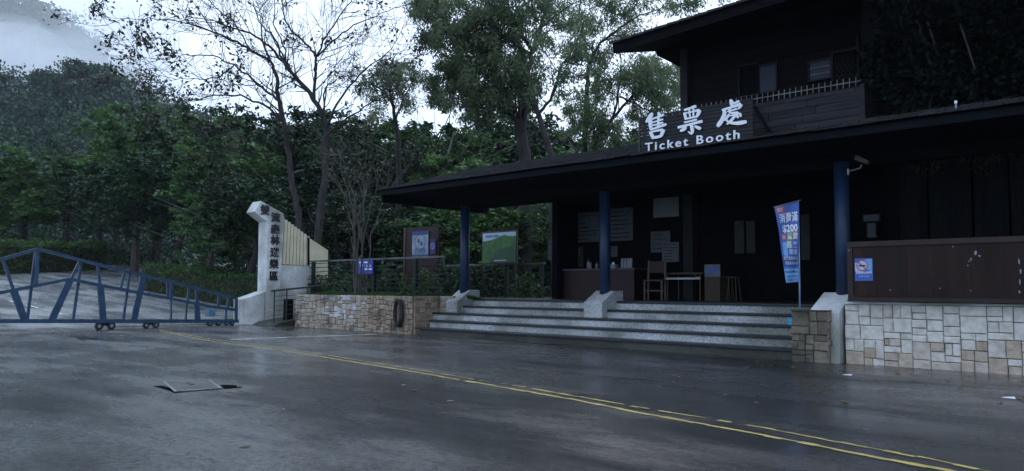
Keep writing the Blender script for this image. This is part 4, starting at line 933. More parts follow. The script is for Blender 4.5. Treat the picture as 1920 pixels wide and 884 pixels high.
bm = MB(); bm.bar(G(-260, 602.5), G(446, 602.5), .095, .10, gn); bm.build('bottom_rail', M['gate'], t)
for (p, q, w_, off) in [((6, 489), (24.5, 543), .06, 0), ((24.5, 543), (46, 600), .15, 0), ((70, 470), (68, 534), .075, .03), ((67, 472), (51, 600), .06, -.05), ((149.5, 490), (132, 526), .06, 0), ((131, 526), (97, 600), .16, 0),
                        ((152, 492), (137, 600), .06, -.05), ((183, 498), (187.5, 535), .065, 0), ((188, 535), (193.5, 600), .155, 0), ((233, 510), (226, 543), .055, 0), ((243, 512), (231, 600), .055, -.05), ((269, 517), (251, 600), .155, 0), ((265, 517), (258, 548), .05, -.05),
                        ((313.5, 528), (314.5, 558), .05, 0), ((322, 530), (321, 558), .08, 0), ((320.5, 562), (320.5, 600), .04, 0), ((355, 538), (352, 565), .065, 0), ((350, 568), (348, 600), .04, -.05), ((367.5, 541), (369, 566), .07, 0), ((369, 566), (370.5, 600), .15, 0),
                        ((411, 553), (409.5, 577), .07, 0), ((428, 557), (426.5, 579), .06, 0), ((443, 560), (442.5, 600), .08, 0), ((424, 580), (423, 600), .04, 0),
                        ((-50, 501), (-62, 564), .06, 0), ((-62, 564), (-90, 600), .15, 0), ((-20, 494), (-28, 556), .05, -.05)]:
    mb = MB(); mb.bar(G(*p, off), G(*q, off), w_, .045, gn); mb.build('strut', M['gate'], t)
def wheelset(px, py, sc=1):
    c0 = G(px, py); rad = .085*sc; zc = hz(c0.x)+rad
    for sgn in (-1, 1):
        c_ = c0+gdir*sgn*.13*sc; c_.z = zc
        w_ = MB(); w_.tube([c_-gn*.03, c_+gn*.03], rad, 16); wo = w_.build('wheel', M['black'], t)
        MB().tube([c_+gn*.031, c_+gn*.036], rad*.45, 12).build('hub', M['greym'], wo)
    mb = MB(); q = Vector((c0.x, c0.y, 0)); a_ = q-gdir*.16*sc-gn*.04; b_ = q+gdir*.16*sc-gn*.04
    z_a, z_b = zc-.0, gbz-.045
    mb.prism([Vector((a_.x, a_.y, z_a)), Vector((b_.x, b_.y, z_a)), Vector((b_.x, b_.y, z_b)), Vector((a_.x, a_.y, z_b))], gn*.012)
    mb.build('wheel_bracket', M['black'], t)
wheelset(197, 612, 1.15); wheelset(283, 608); wheelset(401, 606); wheelset(430, 606, .7); wheelset(-160, 612)
mb = MB(); c_ = G(394.5, 587, .0); q = c_-gdir*.1; 
mb.prism([q-gn*.1+Vector((0, 0, -.1)), q+gdir*.2-gn*.1+Vector((0, 0, -.1)), q+gdir*.2-gn*.1+Vector((0, 0, .09)), q-gn*.1+Vector((0, 0, .09))], gn*.2); mb.build('motor_box', mat('motor_blue', (.07, .17, .28), None, .4, 4), t, bevel=.01)

# ================================================================ ENTRANCE PILLAR
XS = atZ(495, 608.5, 0).x
def SX(x, y, dx=0): return atX(x, y, XS+dx)
t = thing('entrance_monument', 'tall white concrete monument beside the gate with black Chinese characters and cream slats', 'monument', (XS, SX(510, 600).y, 0))
def fl(p): return Vector((p.x, p.y, max(p.z, -.03)))
col = [SX(489.5, 377), SX(532, 401), SX(534, 412), SX(525, 540), fl(SX(523, 608)), fl(SX(496, 609)), SX(498.5, 545), SX(501, 416), SX(477, 397.5)]
MB().prism(col, (-.5, 0, 0)).build('column', M['conc'], t, bevel=.012)
but = [SX(454, 562), SX(497, 547), fl(SX(495.5, 609.5)), fl(SX(453, 609.5))]
MB().prism([p+Vector((.004, 0, 0)) for p in but], (-.52, 0, 0)).build('buttress', M['conc'], t, bevel=.012)
wl = [SX(525, 497), SX(588, 499), fl(SX(585, 608)), fl(SX(524, 608))]
MB().prism([p+Vector((-.12, 0, 0)) for p in wl], (-.2, 0, 0)).build('wall', M['conc'], t)
for k in range(8):
    u = k/7; xt = 536.7+41.3*u; yt = 411.5+31*u; xb2 = 532.5+45.5*u; yb2 = 496+2.4*u; hw = 2.5
    sl = MB().prism([SX(xt-hw, yt, -.1), SX(xt+hw, yt+1.6, -.1), SX(xb2+hw, yb2, -.1), SX(xb2-hw, yb2, -.1)], (-.09, 0, 0)); sl.build('slat', M['cream'], t)
MB().prism([SX(530, 411, -.2), SX(579, 446, -.2), SX(579, 450, -.2), SX(530, 415, -.2)], (-.05, 0, 0)).build('slat_rail', M['cream'], t)
pn = [SX(579.5, 444), SX(618.5, 469.5), SX(617.5, 538), SX(588, 540), SX(588, 499.5), SX(579.5, 499)]
MB().prism([p+Vector((-.1, 0, 0)) for p in pn], (-.12, 0, 0)).build('cream_panel', M['cream'], t)
for ch, px, py in (('雙', 496.5, 395.5), ('流', 516.5, 409), ('森', 515.8, 431), ('林', 515.5, 452), ('遊', 514.5, 474.5), ('樂', 513.3, 496.5), ('區', 512.7, 519)):
    p = SX(px, py); text('character', ch, .30, M['ink'], t, (p.x+.018, p.y, p.z), rot=(math.pi/2, 0, math.pi/2), depth=.012, bold=.008)

# small ramp rail beside the monument
XR_ = XS+1.0
def RX(x, y): return atX(x, y, XR_)
a, b = RX(509, 546), RX(628, 533.5)
t = thing('ramp_handrail', 'low dark handrail on the ramp between the white monument and the tan wall', 'handrail', (XR_, a.y, 0))
MB().tube([a, b], .028, 8).build('top_rail', M['darkmetal'], t)
for px, yt, yb3 in ((515, 546, 606), (538, 544, 600)):
    p = RX(px, yt); MB().tube([(XR_, p.y, 0.0), (XR_, p.y, p.z)], .02, 8).build('post', M['darkmetal'], t)
mm = MB()
for k in range(5):
    p = RX(515, 556+9*k); mm.tube([p, Vector((XR_, b.y, p.z+.12))], .008, 6)
mm.build('wires', M['darkmetal'], t)
a = RX(536, 598); b = RX(552, 561)
MB().box(XR_-.15, XR_-.05, a.y, b.y, 0.02, b.z).build('ramp_cabinet', M['inner'])
props(bpy.data.objects['ramp_cabinet'], 'dark metal cabinet at the left end of the tan stone wall', 'cabinet')
rp_ = MB(); p = RX(502, 605); rp_.prism([(XR_+.3, p.y, .0), (XR_+.3, p.y+.2, .09), (XR_+.3, p.y+3, .5), (XR_+.3, p.y+3, 0)], (-1.2, 0, 0)); props(rp_.build('ramp', M['mosspebble']), kind='structure')

# ================================================================ FENCES
def fence(name, label, x0, x1, Y, z0, zt, posts, rails, m, top_m=None, warp=0.0, seed=1):
    rr = random.Random(seed)
    t = thing(name, label, 'railing', ((x0+x1)/2, Y, z0))
    MB().box(x0, x1, Y-.03, Y+.03, zt-.05, zt).build('top_rail', top_m or m, t)
    for x in posts: MB().box(x-.05, x+.05, Y-.045, Y+.045, z0, zt-.051).build('post', m, t)
    mb = MB()
    for k in range(rails):
        z = z0+.12+(zt-z0-.22)*k/(rails-1); pts = [(x, Y-.02+rr.uniform(-.01, .01), z+rr.uniform(-warp, warp)) for x in np.linspace(x0, x1, 14)]
        mb.tube(pts, .012, 6)
    mb.build('rails', m, t); return t
Yf = 13.3; x0 = XY(581, Yf); x1 = XY(835, Yf); zt_ = ZY(680, 485.5, Yf)
fence('garden_railing', 'dark green post and rail fence above the tan stone wall', x0, x1, Yf, .84, zt_, [XY(p, Yf) for p in (587, 701, 779)], 8, M['railgreen'], top_m=mat('worn_rail', (.14, .15, .16), (.03, .035, .035), .4, 2.2), warp=.012)
Yf2 = 16.6; fence('porch_railing', 'thin dark railing at the far left side of the porch under the green sign', XY(832, Yf2), XY(1022, Yf2), Yf2, .84, ZY(920, 495, Yf2), [XY(p, Yf2) for p in (878, 950, 1015)], 5, M['railgreen'], top_m=mat('worn_thin_rail', (.10, .11, .12), (.03, .035, .035), .4, 2.2), seed=3)

# ================================================================ SIGNS IN THE GARDEN
# footprint sign on a brown board
Y = 14.2; a = atY(757, 560, Y); b = atY(821, 424, Y)
t = thing('garden_sign_board', 'dark brown upright board behind the railing carrying a footprint sign', 'sign board', ((a.x+b.x)/2, Y, .84))
MB().box(a.x+.06, b.x, Y, Y+.05, .9, b.z).build('panel', M['redw'], t)
MB().box(a.x-.03, a.x+.055, Y-.02, Y+.07, .84, b.z+.02).build('post', M['brownpost'], t)
def footsign():
    Y = 14.17; a = atY(773, 484, Y); b = atY(803.5, 433, Y); w2, h2 = b.x-a.x, b.z-a.z
    t = thing('footprint_sign', 'white sign with two dark footprints in a ring and a blue head band', 'sign', ((a.x+b.x)/2, Y, a.z))
    MB().box(a.x, b.x, Y-.01, Y+.02, a.z, b.z).build('plate', mat('pale_blue_plate', (.26, .33, .45), None, .45, 5), t)
    MB().box(a.x, b.x, Y-.013, Y-.0105, b.z-h2*.14, b.z).box(a.x, b.x, Y-.013, Y-.0105, a.z+h2*.05, a.z+h2*.12).build('band', M['deep'], t)
    cx_, cz_ = (a.x+b.x)/2, a.z+h2*.58; rg = MB()
    for i in range(24):
        a1, a2 = i*math.pi/12, (i+1)*math.pi/12; rr_ = w2*.34
        rg.prism([(cx_+rr_*math.cos(q)*k, Y-.013, cz_+rr_*math.sin(q)*k) for q, k in ((a1, 1), (a2, 1), (a2, .92), (a1, .92))], (0, .001, 0))
    rg.build('ring', M['signink'], t)
    for (ox, oz, tl) in ((-.09, .05, .1), (.08, -.06, .1)):
        f = MB(); poly = [(cx_+w2*(ox+.075*math.cos(q)*(1+.25*math.sin(q))), Y-.014, cz_+h2*(oz+.085*math.sin(q))) for q in np.linspace(0, 2*math.pi, 16, endpoint=False)]
        f.prism(poly, (0, .002, 0)); f.build('footprint', M['signink'], t)
    text('lettering', '請勿踐踏', w2*.18, M['signink'], t, (cx_, Y-.012, a.z+h2*.28), depth=.001)
    text('small_lettering', '請沿步道行走', w2*.11, M['signink'], t, (cx_, Y-.012, a.z+h2*.18), depth=.001)
footsign()
Y = 14.17; p = atY(811.5, 462, Y); t = thing('round_no_smoking_sign', 'small dark plate with a pale prohibition ring right of the footprint sign', 'sign', (p.x, Y, p.z-.15))
MB().box(p.x-.12, p.x+.12, Y-.005, Y+.02, p.z-.22, p.z+.2).build('plate', M['navy'], t)
rg = MB()
for i in range(20):
    a1, a2 = i*math.pi/10, (i+1)*math.pi/10; rg.prism([(p.x+.085*math.cos(q)*k, Y-.009, p.z+.085*math.sin(q)*k) for q, k in ((a1, 1), (a2, 1), (a2, .78), (a1, .78))], (0, .002, 0))
rg.bar((p.x-.05, Y-.01, p.z+.05), (p.x+.05, Y-.01, p.z-.05), .016, .002, (0, 1, 0)); rg.build('ring', M['lilac'], t)
# blue sign on the railing
Y = 13.2; a = atY(672, 514, Y); b = atY(699.5, 487.5, Y); w2, h2 = b.x-a.x, b.z-a.z
t = thing('blue_railing_sign', 'small bright blue sign with white lettering hung on the dark green railing', 'sign', ((a.x+b.x)/2, Y, a.z))
MB().box(a.x, b.x, Y-.01, Y+.02, a.z, b.z).build('plate', mat('vivid_blue', (.02, .05, .5), None, .4, 4), t)
MB().box(a.x+.03, b.x-w2*.35, Y-.013, Y-.0105, b.z-h2*.22, b.z-h2*.12).box(a.x+w2*.4, b.x-.03, Y-.013, Y-.0105, a.z+h2*.28, a.z+h2*.38).build('stripe', M['white'], t)
text('lettering', 'WC', h2*.32, M['white'], t, (a.x+w2*.28, Y-.012, a.z+h2*.56), depth=.001, bold=.004); text('small_lettering', '洗手間', h2*.2, M['white'], t, (a.x+w2*.72, Y-.012, a.z+h2*.54), depth=.001)
# green landscape sign
Y = 16.2; a = atY(905, 494, Y); b = atY(967.5, 434.5, Y); w2, h2 = b.x-a.x, b.z-a.z
t = thing('green_park_sign', 'large sign with a printed green hillside seen beside the left blue pillar', 'sign', ((a.x+b.x)/2, Y, .84))
MB().box(a.x-.04, b.x+.04, Y+.001, Y+.05, a.z-.04, b.z+.05).build('frame', M['darkmetal'], t)
MB().box(a.x, a.x+.06, Y+.002, Y+.048, .84, a.z-.041).build('post', M['darkmetal'], t)
MB().box(b.x-.06, b.x, Y+.002, Y+.048, .84, a.z-.041).build('post', M['darkmetal'], t)
MB().box(a.x, b.x, Y-.01, Y, a.z, b.z).build('printed_sky', M['skyw'], t)
hp = [(0, .74), (.1, .74), (.25, .76), (.42, .82), (.55, .88), (.66, .92), (.78, .87), (1, .86)]
MB().prism([(a.x+w2*u, Y-.011, a.z+h2*v) for u, v in hp]+[(b.x, Y-.011, a.z), (a.x, Y-.011, a.z)], (0, -.002, 0)).build('printed_hill', mat('print_hill', (.05, .17, .025), (.02, .07, .03), .5, 5), t)
MB().prism([(a.x+w2*u, Y-.014, a.z+h2*v) for u, v in [(.2, .0), (.35, .3), (.5, .45), (.75, .5), (1, .62), (1, 0)]], (0, -.002, 0)).build('printed_wood', mat('print_wood', (.012, .055, .03), (.03, .09, .04), .5, 9), t)
text('lettering', '雙流森林遊樂區', h2*.085, M['signblue'], t, (a.x+w2*.30, Y-.012, a.z+h2*.88), depth=.001, bold=.002)
text('small_lettering', '林務局屏東林區管理處', h2*.055, M['white'], t, (a.x+w2*.55, Y-.018, a.z+h2*.07), depth=.001)
# ================================================================ PLANTS
def lumps(center, rad, n, r, k=60, shell=.35):
    """points in soft clumps scattered through an ellipsoid"""
    c = r.normal(size=(n, 3)); c /= np.linalg.norm(c, axis=1)[:, None]; c *= (r.random(n)**shell)[:, None]
    c = np.asarray(center)+c*np.asarray(rad)
    p = np.repeat(c, k, axis=0); cr = np.repeat(r.uniform(.10, .24, n), k)[:, None]*np.mean(rad)
    q = r.normal(size=(n*k, 3)); q /= np.linalg.norm(q, axis=1)[:, None]; q *= (r.random(n*k)**.5)[:, None]; q[:, 2] *= .65
    return p+q*cr, np.repeat(r.random(n), k)*.6+.4*r.random(n*k)
def limb(mb, p, d, ln, rad, r, depth, tips, kids=3, seg=5, wob=.25, upb=.12, k=6, minr=.006):
    pts = [p.copy()]; rr = [rad]; q = p.copy(); dd = d.normalized()
    for i in range(seg):
        dd = (dd+Vector((r.uniform(-wob, wob), r.uniform(-wob, wob), r.uniform(-wob, wob)+upb))*.55).normalized()
        q = q+dd*ln/seg; pts.append(q.copy()); rr.append(max(minr, rad*(1-.6*(i+1)/seg)))
    mb.tube(pts, rr, k if rad > .03 else 4, cap=False)
    if depth <= 0: tips.append((q, dd)); tips.append((pts[seg//2+1], dd)); return
    for j in range(kids):
        i = r.randint(max(1, seg//3), seg); a = pts[i]; side = dd.cross(Vector((r.uniform(-1, 1), r.uniform(-1, 1), r.uniform(-1, 1)))).normalized()
        limb(mb, a, dd*.75+side*r.uniform(.5, 1), ln*r.uniform(.5, .75), rr[i]*.62, r, depth-1, tips, kids, seg, wob, upb, k, minr)
    limb(mb, q, dd, ln*.6, rr[-1], r, depth-1, tips, kids, seg, wob, upb, k, minr)
def make_tree(name, label, cat, group, m, bark, seed, H=10, cr=3.2, crz=.36, nl=110, kk=70, leaf=.22, droop=.15, aspect=.5, cz=.62, lean=0):
    r = np.random.default_rng(seed); rr = random.Random(seed)
    t = thing(name, label, cat, (0, 0, 0), 0, group); mb = MB(); tips = []
    trunk = [Vector((0, 0, -.3)), Vector((rr.uniform(-.1, .1), rr.uniform(-.1, .1), H*.15)), Vector((rr.uniform(-.3, .3), rr.uniform(-.3, .3), H*.35)), Vector((rr.uniform(-.5, .5), rr.uniform(-.5, .5), H*.6)), Vector((rr.uniform(-.5, .5), rr.uniform(-.5, .5), H*.85))]
    mb.tube(trunk, [H*.022, H*.018, H*.014, H*.009, H*.003], 9, cap=False)
    for i in range(9):
        a = trunk[rr.choice((1, 2, 2, 3, 3))]; an = i*2.4+rr.random(); limb(mb, a, Vector((math.cos(an), math.sin(an), rr.uniform(.2, .8))), cr*.8, H*.006, rr, 1, tips, 2, 4)
    mb.build('trunk', bark, t, local=True)
    pts = []; tn = []
    for j in range(6):       # several lobes make an uneven outline
        an = rr.uniform(0, 6.28); q = rr.uniform(.15, .55)*cr; zc = H*(cz+rr.uniform(-.22, .2))
        p, tt = lumps((math.cos(an)*q, math.sin(an)*q, zc), (cr*rr.uniform(.5, .75), cr*rr.uniform(.5, .75), H*crz*rr.uniform(.35, .6)), nl//6, r, kk); pts.append(p); tn.append(tt)
    p = np.concatenate(pts); tn = np.concatenate(tn)
    keep = p[:, 2] > H*.12
    v, f = leaf_cloud(p[keep], leaf, r, droop=droop, aspect=aspect)
    link_mesh('crown', v, f, m, t, tn[keep]); return t
protos = [
    make_tree('forest_tree', '', 'tree', 'dense trees behind the gate and the porch', M['leafB'], M['bark'], 1, nl=170, kk=75),
    make_tree('forest_tree', '', 'tree', 'dense trees behind the gate and the porch', M['leafA'], M['bark'], 2, cr=3.6, crz=.32, nl=170, kk=75, leaf=.24, droop=.3),
    make_tree('forest_tree', '', 'tree', 'dense trees behind the gate and the porch', M['leafB'], M['barkpale'], 3, cr=3.0, crz=.42, nl=160, kk=75, leaf=.2),
    make_tree('forest_tree', '', 'tree', 'dense trees behind the gate and the porch', M['leafA'], M['barkpale'], 4, cr=3.4, crz=.40, nl=180, kk=70, leaf=.2, droop=.5, aspect=.35, cz=.55)]
used = set()
def plant(px, top, D, kind, wid, label, base=None):
    b = atD(px, 541, D); z0 = hz(b.x)-.1 if base is None else base
    zt2 = atD(px, top, D).z; s_ = (zt2-z0)/8.9
    loc = (b.x, b.y, z0); sc = (wid/3.3, wid/3.3, s_)
    if kind not in used:
        used.add(kind); o = protos[kind]; o.location = loc; o.scale = sc; o.rotation_euler = (0, 0, rnd.uniform(0, 6.28)); o['label'] = label; return o
    return dup(protos[kind], loc, rnd.uniform(0, 6.28), sc, label)
T = [
 (560, 225, 72, 1, 7, 'distant tree behind the left stem of the bare branched tree'),
 (640, 232, 75, 0, 7, 'distant dark tree filling the gap right of the bare branched tree'),
 (770, 232, 74, 2, 7, 'distant tree behind the gap left of the big feathery tree'),
 (850, 225, 78, 1, 7, 'distant tree below the left edge of the big feathery crown'),
 (945, 225, 72, 3, 7, 'distant tree seen between the trunks of the feathery trees'),
 (1060, 235, 74, 1, 7, 'distant tree behind the slender leaning tree'),
 # px, top y, distance, kind, half-width m, label
 (40, 300, 62, 3, 5.0, 'bushy light green tree at the far left edge of the road bend'),
 (120, 292, 60, 1, 5.5, 'rounded bright green tree beyond the highest point of the gate'),
 (185, 330, 56, 0, 4.5, 'dark bushy tree right of the rounded bright green one behind the gate'),
 (-60, 290, 60, 0, 6, 'dark tree partly cut by the left edge of the photo'),
 (215, 232, 70, 3, 6, 'tree with wide light green top at the left side of the forest mass'),
 (290, 188, 62, 1, 6.5, 'tall light green tree whose top stands out left of the bare branched tree'),
 (250, 300, 50, 2, 4.5, 'dark narrow tree over the end of the far road'),
 (330, 300, 48, 0, 4.5, 'dark tree behind the middle of the hedge'),
 (385, 196, 56, 2, 6, 'tall dark tree under the lowest left limbs of the bare branched tree'),
 (395, 345, 40, 3, 3.4, 'light green bushy tree above the right end of the hedge'),
 (440, 245, 44, 1, 4.2, 'bright green tree left of the white monument top'),
 (470, 330, 34, 0, 3.0, 'dark tree directly behind the white monument'),
 (520, 215, 50, 2, 5, 'dark tall tree behind the left stem of the bare branched tree'),
 (560, 300, 38, 0, 3.6, 'dark tree behind the cream slats'),
 (600, 238, 46, 0, 4.6, 'dark tree between the two stems of the bare branched tree'),
 (655, 240, 42, 2, 4.4, 'dark slim tree right of the bare branched tree'),
 (700, 225, 50, 3, 5.2, 'green tree behind the thin bare shrub'),
 (745, 285, 36, 0, 3.4, 'dark tree over the left end of the porch roof'),
 (790, 215, 46, 1, 5.0, 'green leafy tree right of the small middle tree'),
 (840, 222, 40, 3, 4.4, 'bright green tree behind the left half of the porch roof'),
 (890, 205, 48, 0, 5.2, 'dark tree below the big feathery crown'),
 (930, 290, 36, 1, 3.2, 'low green tree directly behind the left part of the porch roof'),
 (985, 225, 44, 2, 4.8, 'dark slim tree between the two leaning trunks'),
 (1040, 240, 42, 0, 4.6, 'dark tree behind the right leaning trunk'),
 (1090, 245, 40, 3, 4.2, 'green tree behind the upright thin trunks left of the roof sign'),
 (1150, 262, 44, 0, 4.0, 'dark tree just left of the roof sign'),
 (1215, 262, 50, 1, 3.8, 'green tree hidden mostly by the left end of the roof sign'),
 (880, 380, 27, 1, 2.6, 'leafy green bush tree seen under the porch roof left of the green sign'),
 (985, 372, 28, 3, 2.8, 'leafy green bush tree seen under the porch roof right of the green sign'),
 (940, 385, 33, 0, 3.0, 'dark bush tree seen behind the green sign'),
 (815, 395, 30, 0, 3.0, 'dark bush tree left of the left blue pillar'),
 (700, 370, 32, 0, 3.0, 'dark bush tree behind the blue railing sign'),
 (640, 380, 31, 2, 2.8, 'dark bush tree right of the cream panel'),
]
for (px, top, D, kd, wd, lb) in T: plant(px, top, D, kd, wd, lb)
# off-frame rows behind the camera and left that the place would have are left out

# --- hero trees drawn limb by limb, with their own depth
def hero(name, label, D, limbs, leafclumps, bark, m, seed, twig=2, tw_len=1.6, leaf=.16, droop=.5, aspect=.4, nleaf=70, tiprate=.35, baseZ=0, tipn=14, clumpk=60, cat='tree', leftbias=None, minr=.006, tkids=2, spacing=.55):
    rr = random.Random(seed); r = np.random.default_rng(seed)
    p0 = atD(limbs[0][0][0][0], limbs[0][0][0][1], D); t = thing(name, label, cat, (p0.x, p0.y, baseZ)); mb = MB(); tips = []
    for li, (pts, r0, r1, dd) in enumerate(limbs):
        P3 = []
        n = len(pts)
        for i, (x, y) in enumerate(pts): P3.append(atD(x, y, D+dd*i/(n-1)+(0 if i == 0 else rr.uniform(-.15, .15))))
        if li == 0 or pts[0][1] > 440: P3[0].z = baseZ-.2 if P3[0].z > baseZ-.2 and pts[0][1] > 440 else P3[0].z
        # subdivide with a slight wobble
        Q = []; 
        for a, b in zip(P3, P3[1:]):
            for k in range(4): Q.append(a.lerp(b, k/4)+Vector((rr.uniform(-1, 1), rr.uniform(-1, 1), rr.uniform(-1, 1)))*.04)
        Q.append(P3[-1]); nn = len(Q); RR = [r0+(r1-r0)*i/(nn-1) for i in range(nn)]
        mb.tube(Q, RR, 8, cap=False)
        if twig and li >= 0:
            s0 = 0 if r0 < .12 else int(nn*.45)
            i = s0+1
            while i < nn:
                dirv = (Q[min(i+1, nn-1)]-Q[i-1]).normalized(); side = dirv.cross(Vector((rr.uniform(-1, 1), rr.uniform(-1, 1), rr.uniform(-1, 1)))).normalized()
                if rr.random() < spacing*1.4:
                    limb(mb, Q[i], dirv*.8+side*rr.uniform(.5, 1.1), tw_len*rr.uniform(.5, 1.1)*(1 if r1 < .03 else .8), max(.012, RR[i]*.45), rr, twig-1, tips, tkids, 5, .35, .10, 5, minr)
                i += 1
            limb(mb, Q[-1], (Q[-1]-Q[-2]), tw_len*.8, max(.01, r1), rr, twig-1, tips, 2, 5, .3, .1, 5, minr)
    mb.build('trunk', bark, t, smooth=True)
    pts = []; tn = []
    for (q, d) in tips:
        s = EYE; rel = q-EYE; dep = rel.dot(fw); px = 960+F*rel.dot(rt)/dep
        pr = tiprate if leftbias is None else leftbias(px)
        if rr.random() < pr:
            n = int(tipn*rr.uniform(.5, 1.5)); c = np.array(q)+r.normal(size=(n, 3))*leaf*1.0; pts.append(c); tn.append(r.random()*.6+.4*r.random(n))
    for (x, y, rad, cnt) in leafclumps:
        for k in range(cnt):
            an = rr.uniform(0, 6.28); q = rad*math.sqrt(rr.random()); c0 = np.array(atD(x+q*math.cos(an), y+q*math.sin(an)*.8, D+rr.uniform(-1.6, 1.6)))
            cr = rr.uniform(.18, .42); n = int(clumpk*rr.uniform(.5, 1.3)); z = r.normal(size=(n, 3)); z /= np.linalg.norm(z, axis=1)[:, None]; z *= (r.random(n)**.5)[:, None]*cr; z[:, 2] = z[:, 2]*1.1-np.abs(z[:, 0])*.3
            pts.append(c0+z); tn.append(rr.random()*.65+.35*r.random(n))
    if pts:
        p = np.concatenate(pts); tn = np.concatenate(tn); v, f = leaf_cloud(p, leaf, r, droop=droop, aspect=aspect); v = v-np.array(parent_world(t)); link_mesh('crown', v, f, m, t, tn)
    return t
L1 = [
 ([(592, 470), (600, 400), (608, 340), (610, 277), (614, 237), (590, 186), (558, 150)], .26, .12, 0),
 ([(572, 470), (560, 400), (548, 340), (538, 277), (534, 237), (523, 190), (519, 150), (507, 115)], .22, .08, -1),
 ([(558, 150), (530, 115), (507, 87), (470, 62), (440, 55), (400, 38), (350, 30)], .10, .02, -1.5),
 ([(590, 186), (590, 138), (594, 107), (582, 91), (550, 63), (531, 32), (527, -10)], .10, .03, 1),
 ([(594, 107), (622, 79), (661, 47), (717, 24), (760, 10)], .06, .015, 1.5),
 ([(594, 107), (606, 79), (630, 40), (657, 4), (665, -20)], .06, .02, -1),
 ([(614, 237), (630, 198), (657, 158), (693, 123), (728, 99), (748, 67)], .08, .012, -1),
 ([(608, 214), (608, 170), (616, 158), (640, 145), (675, 120)], .06, .012, 1.5),
 ([(610, 255), (653, 222), (693, 194), (728, 180), (760, 176)], .07, .012, 1),
 ([(507, 115), (471, 95), (436, 75), (400, 60), (340, 42), (280, 35), (225, 38)], .09, .012, -1.5),
 ([(523, 190), (499, 170), (471, 146), (440, 123), (400, 105), (345, 103), (300, 112)], .09, .012, 1),
 ([(534, 230), (495, 198), (451, 180), (400, 178), (350, 192), (320, 205)], .08, .012, -.5),
 ([(530, 115), (515, 71), (487, 40), (471, -10)], .07, .02, 1),
 ([(535, 130), (535, 95), (515, 47), (515, -10)], .06, .02, -1),
 ([(471, 95), (440, 45), (400, 10), (380, -15)], .05, .015, .8),
 ([(440, 123), (420, 140), (390, 150), (340, 148), (300, 155)], .045, .01, -1),
 ([(400, 60), (370, 15), (350, -12)], .04, .012, 1),
 ([(548, 320), (510, 300), (460, 290), (420, 300)], .05, .01, 1),
 ([(606, 300), (650, 296), (700, 300), (740, 315)], .05, .01, 1),
]
for l in L1: pass
L1 = [([(x, y) for x, y in p], a*.6, b*.62, d) for p, a, b, d in L1]
hero('bare_branched_tree', 'large nearly leafless tree with many spreading limbs and a few leaf tufts on the left', 28, L1, [], M['bark'], M['leafD'], 5, twig=3, tw_len=1.5, leaf=.15, droop=.35, aspect=.55,
     leftbias=lambda px: .14 if px < 330 else (.07 if px < 450 else (.03 if px < 700 else .05)), baseZ=.3, tipn=16, minr=.007, spacing=.42)
L2 = [
 ([(985, 470), (984, 301), (978, 250), (970, 225), (955, 205), (935, 200)], .26, .08, 0),
 ([(982, 240), (982, 178), (990, 130), (998, 95), (1008, 60), (1030, 5), (1035, -15)], .12, .03, 1),
 ([(955, 205), (940, 170), (930, 130), (915, 90), (900, 40)], .08, .02, -1),
 ([(998, 95), (975, 60), (955, 20), (950, -15)], .07, .02, -1),
 ([(930, 130), (890, 110), (855, 100), (830, 90), (818, 80), (812, 65)], .05, .012, 1.2),
 ([(970, 225), (930, 205), (890, 190), (860, 160)], .05, .012, 1),
 ([(1005, 60), (1040, 30), (1080, 5)], .05, .012, 1)]
C2 = [(800, 10, 32, 24), (835, 50, 26, 16), (790, 68, 14, 6), (815, 78, 18, 7), (860, 15, 35, 22), (900, 45, 45, 40), (960, 40, 40, 26), (890, 95, 42, 44), (940, 100, 45, 46), (985, 120, 30, 16), (870, 135, 30, 24), (905, 150, 42, 40), (950, 165, 34, 26), (1000, 150, 26, 14),
      (840, 120, 22, 9), (815, 150, 20, 6), (850, 175, 34, 16), (890, 200, 30, 16), (1015, 75, 24, 8), (830, 185, 25, 7), (925, 15, 30, 20), (1020, 15, 30, 14)]
hero('feathery_tree', 'big feathery green tree with a leaning trunk behind the middle of the porch roof', 27, L2, C2, M['bark'], M['leafC'], 6, twig=2, tw_len=1.2, leaf=.16, droop=.75, aspect=.28, tiprate=.7, tipn=26, baseZ=.6, clumpk=95, spacing=.6)
L3 = [
 ([(1045, 470), (1033, 293), (1013, 222), (998, 178), (982, 160)], .14, .04, .5),
 ([(1010, 215), (1037, 178), (1053, 123), (1073, 107), (1085, 80)], .06, .015, -.5)]
hero('leaning_tree', 'slender dark tree leaning left beside the big feathery one', 25.5, L3, [(1005, 165, 20, 6), (1075, 100, 24, 10), (1060, 140, 18, 5)], M['bark'], M['leafC'], 7, twig=2, tw_len=1.0, leaf=.15, droop=.7, aspect=.3, tiprate=.6, tipn=20, baseZ=.6)
L4 = [
 ([(1095, 470), (1097, 277), (1100, 166), (1104, 119), (1125, 80), (1160, 55)], .13, .03, .5),
 ([(1125, 470), (1110, 300), (1120, 260), (1150, 222), (1160, 180), (1165, 130)], .10, .02, -1),
 ([(1104, 119), (1095, 70), (1085, 30), (1090, -10)], .06, .02, 1),
 ([(1125, 80), (1165, 50), (1200, 30), (1250, 10), (1300, 12)], .05, .012, 1),
 ([(1150, 222), (1190, 175), (1225, 160), (1255, 165)], .06, .012, 1),
 ([(1160, 180), (1200, 200), (1230, 215), (1250, 240)], .04, .01, -1)]
